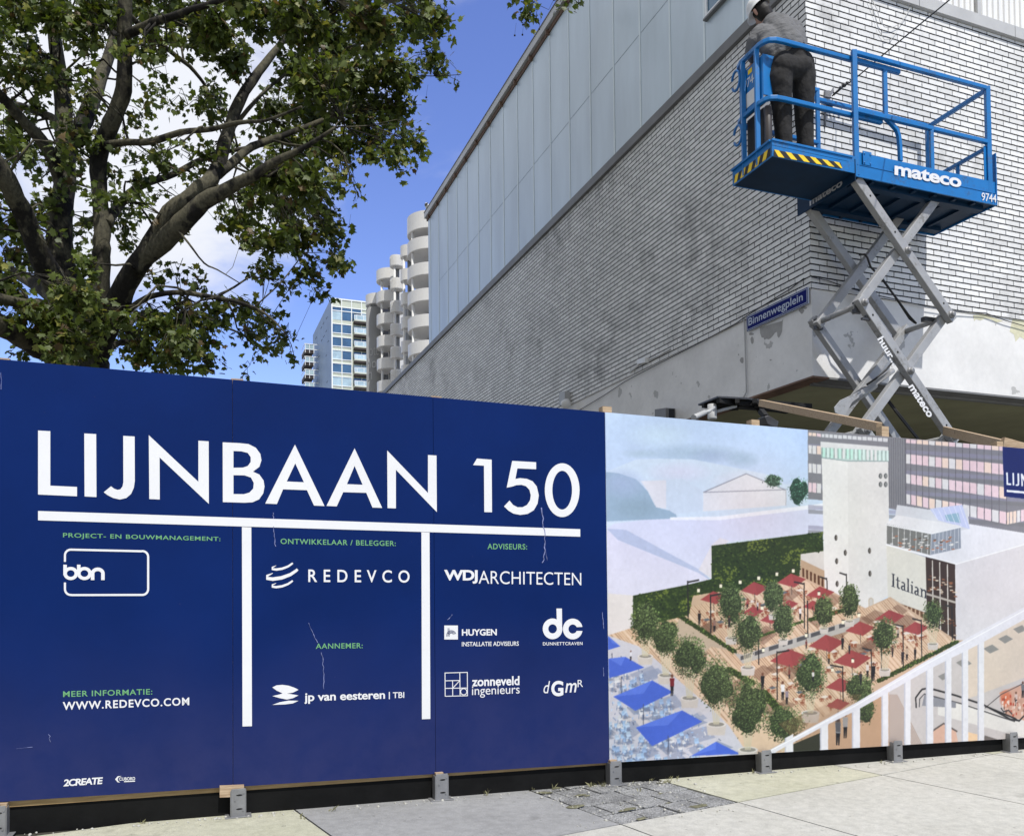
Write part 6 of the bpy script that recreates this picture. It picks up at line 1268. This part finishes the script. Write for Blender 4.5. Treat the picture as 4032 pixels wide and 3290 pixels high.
for bi, (bx, by, brx, bry, den) in enumerate(BL_):
    far = bx > 2200; dz = (.8 if far else random.uniform(-2.0, 2.2)); dz = -abs(dz) - .5 if (180 < bx < 560 and 1150 < by < 1600) else dz; zz_ = TZ + dz
    cpt = tp(bx, by, dz); rxm, rym = brx * zz_ / FL / 1.12, bry * zz_ / FL / 1.12; rdm = min(max(rxm, rym), .9)
    d = np.linalg.norm(NP_ - cpt, axis=1) + np.maximum(0, NP_[:, 2] - cpt[2] - .3) * .4; j = int(np.argmin(d)); root, rr = nodes[j]
    midp = (root + cpt) / 2 + V3(*rng.normal(0, .12, 3)) + V3(0, 0, .12 * np.linalg.norm(cpt - root))
    r0 = min(rr * .55, .022)
    bp_ = [root, root * .55 + midp * .45 + V3(*rng.normal(0, .03, 3)), midp, midp * .45 + cpt * .55 + V3(*rng.normal(0, .04, 3)), cpt]
    tw.tube(bp_, [r0, r0 * .85, r0 * .7, r0 * .5, .006], 6)
    nl = den * math.pi * brx * bry / 620 * (5.9 if not far else 2.6); nc = max(2, int(nl / 6))
    for c in range(nc):
        while True:
            q = rng.uniform(-1, 1, 3)
            if q @ q <= 1: break
        q = q * (.55 + .45 * abs(q).max())
        cc_ = cpt + CR * q[0] * rxm + CU * q[1] * rym + CF * q[2] * rdm
        st = bp_[random.choice([2, 3, 3, 4])]; mm = (st + cc_) / 2 + V3(*rng.normal(0, .06, 3)) + V3(0, 0, .05)
        tw.tube([st, mm, cc_], [.0065, .005, .003], 5)
        out = unit(cc_ - st + V3(*rng.normal(0, .15, 3)))
        for k in range(random.randint(4, 8)):
            hang = unit(out * .7 + V3(*rng.normal(0, .6, 3)) - V3(0, 0, .45)); base = cc_ - out * random.uniform(0, .3) + V3(*rng.normal(0, .05, 3)); base = base + hang * .05
            nrm_ = V3(0, 0, .75) + rng.normal(0, .55, 3) - CF * .25; nrm_ = unit(nrm_ - hang * (nrm_ @ hang)); side = np.cross(hang, nrm_)
            size = random.uniform(.064, .142); cup = random.uniform(-.25, .1); bend = random.uniform(-.35, .05)
            lp_ = leaf_out * size; zc_ = size * (cup * (leaf_out[:, 0] ** 2) * 1.6 + bend * leaf_out[:, 1] ** 2) + rng.normal(0, .004, NV)
            leafP.append(base + lp_[:, :1] * side + lp_[:, 1:] * hang + zc_[:, None] * nrm_)
            g_ = random.random(); cl = np.array((.044, .066, .013)) * (1 - g_) + np.array((.118, .150, .030)) * g_
            if random.random() < .10: cl = np.array((.20, .20, .045))
            if random.random() < .04: cl = np.array((.11, .075, .03))
            leafC.append(np.clip(cl * random.uniform(.75, 1.2), 0, 1))
obj('branch', tw, M['bark'], plane)
NLf = len(leafP); LPa = np.concatenate(leafP) - wloc(plane)
me = bpy.data.meshes.new('crown'); me.vertices.add(NLf * NV); me.vertices.foreach_set('co', LPa.astype(np.float32).ravel())
tri = []
for k in range(1, NV - 1): tri.append((0, k, k + 1))
cen = [(15, 0, 1), (1, 2, 3), (13, 14, 15), (3, 4, 5), (11, 12, 13), (5, 6, 7), (9, 10, 11), (7, 8, 9), (15, 1, 3), (15, 3, 13), (13, 3, 5), (13, 5, 11), (11, 5, 7), (11, 7, 9)]
tris = (np.array(cen)[None] + (np.arange(NLf) * NV)[:, None, None]).reshape(-1, 3)
me.loops.add(tris.size); me.loops.foreach_set('vertex_index', tris.ravel().astype(np.int32)); me.polygons.add(len(tris)); me.polygons.foreach_set('loop_start', (np.arange(len(tris)) * 3).astype(np.int32))
me.update(calc_edges=True); ca = me.color_attributes.new('leafcol', 'FLOAT_COLOR', 'POINT')
ca.data.foreach_set('color', np.concatenate([np.repeat(np.array(leafC), NV, 0), np.ones((NLf * NV, 1))], -1).astype(np.float32).ravel())
link_mesh(me, 'crown', plane, M['leaf'])
fb = MB()
for (x, y, d) in ((2270, 157, .8), (2304, 154, .8), (2378, 129, .8), (2306, 110, .7), (1700, 520, .4), (1450, 900, .2), (1880, 430, .2), (1540, 1000, .3), (1120, 1600, .6)):
    c = tp(x, y, d); fb.lathe(c, [(.001, -.018), (.013, -.012), (.018, 0), (.013, .012), (.001, .018)], 10); fb.tube([c, c + V3(.01, 0, .10), c + V3(.03, 0, .22)], .002, 4)
obj('seed_ball', fb, M['hair'], plane)
print('leaves', NLf)

# ------------------------------------------------------------------ tower with round balconies
K7 = zm(1100, 700, 1.7733)
def far(z, x, y, Z): return CPOS + ray(*z(x, y)) * Z
ax = far(K7, 880, 1300, 103)
tower = thing('balcony_tower', 'white apartment tower with stacked round drum balconies behind the clad building', 'apartment tower', (ax[0], ax[1], 0))
GF = M['tower_white']
def stack(cx, rz, ytop, pitch, Z, ncol_x, flute=False, n=9, first=1.38):
    R = rz / 1.7733 * Z / FL; c = far(K7, cx, ytop, Z); H = pitch / 1.7733 * Z / FL
    cc = V3(c[0], c[1], 0)
    obj('core', MB().lathe(cc + CF * R * .75, [(R * .3, 0), (R * .3, c[2] - .3), (.001, c[2] - .3)], 20), M['tower_grey'], tower)
    for k in range(n):
        zt2 = c[2] - k * H; ph = first if k == 0 else 1.38; zb = zt2 - ph
        if zb < 3: break
        mb = MB().lathe(V3(c[0], c[1], zb), [(.001, 0), (R - .04, 0), (R, .04), (R, ph), (R - .12, ph), (R - .12, .22), (.001, .22)], 56, smooth=False)
        for i_, s_ in enumerate(mb.f): mb.sm[i_] = False
        if flute:
            for j in range(28): a = 2 * math.pi * j / 28; rd = V3(math.cos(a), math.sin(a), 0); tg = V3(-rd[1], rd[0], 0); mb.box(V3(c[0], c[1], zb + .1) + rd * (R - .01) - tg * .04, tg * .08, rd * .05, V3(0, 0, 1.12))
        obj('balcony', mb, GF, tower)
    q = far(K7, ncol_x, ytop, Z - R * .55); obj('column', MB().lathe(V3(q[0], q[1], 0), [(.15, 0), (.15, c[2] - 1.2), (.001, c[2] - 1.2)], 12), GF, tower)
stack(1066, 173, 302, 177, 95, 929, first=1.95); stack(905, 60, 487, 167, 100.7, 869); stack(819, 46, 552, 160, 105, 804, True); stack(777, 99, 662, 155, 108.5, 714); stack(692, 89, 832, 152, 112, 632, n=1)
q = far(K7, 692, 925, 112); R = 85 / 1.7733 * 112 / FL
obj('wall', MB().lathe(V3(q[0], q[1], 0), [(R, 0), (R, q[2]), (.001, q[2])], 40), M['tower_grey'], tower)
q2 = far(K7, 880, 700, 112); obj('wall', MB().box(V3(q2[0], q2[1], 0) - dL * 2 + dB * 0.5, dB * 12, dL * 14, V3(0, 0, far(K7, 760, 700, 112)[2] - 3)), M['tower_grey'], tower)
lm = MB()
K3 = zm(1150, 1150, 3.547)
for (txt, x0_, y0_, x1_, y1_) in (('ote', 1080, 890, 1215, 770), ('ho', 1045, 1065, 1180, 925), ('n', 1060, 1230, 1120, 1120)):
    vs, fs = glyph_mesh(txt); lo_, hi_ = vs[:, :2].min(0), vs[:, :2].max(0)
    for f_ in fs:
        P_ = []
        for i_ in f_:
            u, v = (vs[i_, :2] - lo_) / (hi_ - lo_); X, Y = x0_ + (x1_ - x0_) * u, y0_ + (y1_ - y0_) * v - 12 * u
            d = ray(*K3(X, Y)); a_ = d[0] ** 2 + d[1] ** 2; ox, oy = -q[0], -q[1]; b_ = 2 * (d[0] * ox + d[1] * oy); c_ = ox * ox + oy * oy - (R + .03) ** 2; disc = b_ * b_ - 4 * a_ * c_
            if disc < 0: P_ = None; break
            P_.append(CPOS + d * ((-b_ - math.sqrt(disc)) / (2 * a_)))
        if P_ and all(np.linalg.norm(P_[0] - x_) < 3 for x_ in P_): lm.add(P_, [tuple(range(len(P_)))])
obj('wall_lettering', lm, M['tower_letter'], tower)

# ------------------------------------------------------------------ glass apartment building
GZ_ = 178.4; G0 = far(K3, 545, 80, GZ_); GT = G0[2]; G0 = V3(G0[0], G0[1], 0)
glassb = thing('glass_building', 'distant apartment block with white framed glass front and blue grey side wall', 'apartment building', G0)
def ga(s, z, o=0.0): return G0 + s * dB + V3(0, 0, z) + o * nR
def gs_(t, z, o=0.0): return G0 + t * dL + V3(0, 0, z) + o * nL
PG = Plane(G0, YB); PGL = Plane(G0, YLF); tE = PGL.px(*K3(290, 560))[0]
mb = MB().box(G0 - dB * 0, dB * 26, dL * tE, V3(0, 0, GT)); obj('wall', mb, M['bluegrey'], glassb)
mb = MB().box(ga(.05, 0, .0), dB * 25.9, nR * .12, V3(0, 0, GT - .05)); obj('spandrel', mb, M['spandrel'], glassb)
dy = .01535; CW = 2.13
fr = MB()
def bar_h(z, h=.16, s0=0, s1=26): fr.box(ga(s0, z, .14), dB * (s1 - s0), nR * .12, V3(0, 0, h))
bar_h(GT - .25, .26); bar_h(GT - 125 * dy); bar_h(GT - 180 * dy)
flo = [GT - (310 + 185 * k) * dy for k in range(0, 22)]
for k in range(13): fr.box(ga(k * CW - (.0 if k else 0), 2, .141), dB * (.24 if k == 0 else .14), nR * .13, V3(0, 0, GT - 2.1))
wins = []
def pane(s0, s1, z0_, z1_, m): return obj('window', MB().box(ga(s0, z0_, .121), dB * (s1 - s0), nR * .03, V3(0, 0, z1_ - z0_)), M[m], glassb)
for k in range(3):
    pane(k * CW + .2, (k + 1) * CW - .05, GT - 176 * dy, GT - 127 * dy, 'glass'); pane(k * CW + .2, (k + 1) * CW - .05, flo[0] + .15, GT - 182 * dy, 'glass_pale' if k == 0 else 'glass')
for i, z_ in enumerate(flo[1:], 1):
    if z_ < 3: break
    bar_h(z_ + .02, .15, 0, 2 * CW); bar_h(z_ + 2.0, .15, 0, 2 * CW)
    for k in range(2): pane(k * CW + .22, (k + 1) * CW - .06, z_ + .17, z_ + 1.99, random.choice(['glass', 'glass', 'glass_pale']) if i < 5 or k else 'glass_pale')
for i, z_ in enumerate(flo):
    if z_ < 3: break
    pane(2 * CW + .5, 9 * CW, z_ + .1, z_ + 2.1, random.choice(['glass', 'glass_pale']))
    bm = MB().box(ga(2 * CW + .45, z_ - .55, .16), dB * 12, nR * 1.3, V3(0, 0, .42)); bal = obj('balcony', bm, M['balc_dark'], glassb)
    obj('fascia', MB().box(ga(2 * CW + .42, z_ - .12, .16), dB * 12.05, nR * 1.34, V3(0, 0, .26)), M['spandrel'], bal)
    rm = MB()
    for (dz_, hh) in ((.16, .09), (1.12, .10)): rm.box(ga(2 * CW + .42, z_ + dz_, 1.42), dB * 12, nR * .08, V3(0, 0, hh))
    for s_ in (.42, .9, 2.4, 4.4): rm.box(ga(2 * CW + s_, z_ + .2, 1.415), dB * .1, nR * .085, V3(0, 0, .95))
    obj('railing', rm, M['frame_white'], bal); obj('rail_glass', MB().box(ga(2 * CW + .5, z_ + .25, 1.44), dB * 11.8, nR * .03, V3(0, 0, .87)), M['glass_pale'], bal)
obj('frame', fr, M['frame_white'], glassb)
wm = []
for (x, y) in ((335, 645), (410, 500), (485, 365), (440, 440), (480, 545), (445, 620), (415, 675), (505, 690), (372, 905), (490, 1250), (478, 885)):
    a = hit(*K3(x - 8, y + 14), G0, nL); c = hit(*K3(x + 10, y - 16), G0, nL); ta, tc_ = (a - G0) @ dL, (c - G0) @ dL
    obj('window', MB().box(gs_(ta, a[2], .0), dL * (tc_ - ta), nL * .06, V3(0, 0, abs(c[2] - a[2]) * .55)), M['balc_dark'], glassb)
for y in (790, 965, 1145, 1325):
    p = hit(*K3(300, y + 10), gs_(tE - 9, 0), nR); z_ = p[2]
    w = (p - far(K3, 180, y + 10, 178)) ; L0 = hit(*K3(180, y + 20), gs_(tE - 9, 0), nR)
    wid = float((p - L0) @ dB); bm = MB().box(V3(L0[0], L0[1], z_ - .9), dB * wid, dL * 6, V3(0, 0, .75)); bal = obj('balcony', bm, M['balc_dark'], glassb)
    rm = MB(); 
    for zz2 in (z_ - .14, z_ + 1.1): rm.box(V3(L0[0], L0[1], zz2) + nR * .05, dB * (wid + 3.2), nR * .1, V3(0, 0, .14)); rm.box(V3(L0[0], L0[1], zz2) - dB * .1, dB * .1, dL * 6, V3(0, 0, .14))
    for u in (0, .5, 1, 1.6): rm.box(V3(L0[0], L0[1], z_ - .9) + dB * wid * u + nR * .05, dB * .12, nR * .1, V3(0, 0, 2.1))
    obj('railing', rm, M['frame_white'], bal); obj('rail_glass', MB().box(V3(L0[0], L0[1], z_) + nR * .02, dB * wid, nR * .04, V3(0, 0, 1.1)), M['glass_pale'], bal)

# gull on the roof edge
gl = lt(TE - .05, ZR + .30, .02)
gull = thing('gull', 'small white gull with dark wing perched on the far roof corner', 'bird', gl)
fused('body', [([gl + V3(0, 0, .10) - dL * .14, gl + V3(0, 0, .14), gl + V3(0, 0, .17) + dL * .08], [.03, .075, .06]), ([gl + V3(0, 0, .2) + dL * .1, gl + V3(0, 0, .27) + dL * .13], [.04, .042])], .012, 4, M['white'], gull)
obj('wing', MB().tube([gl + V3(0, 0, .15) - dL * .2 + nL * .05, gl + V3(0, 0, .16) - dL * .05 + nL * .06, gl + V3(0, 0, .17) + dL * .05 + nL * .05], [.01, .05, .03], 8), M['flashing'], gull)
obj('leg', MB().tube([gl, gl + V3(0, 0, .1)], .008, 5).tube([gl + nL * .04, gl + nL * .04 + V3(0, 0, .1)], .008, 5), M['yellow'], gull); obj('beak', MB().tube([gl + V3(0, 0, .275) + dL * .16, gl + V3(0, 0, .265) + dL * .22], [.014, .004], 6), M['yellow'], gull)
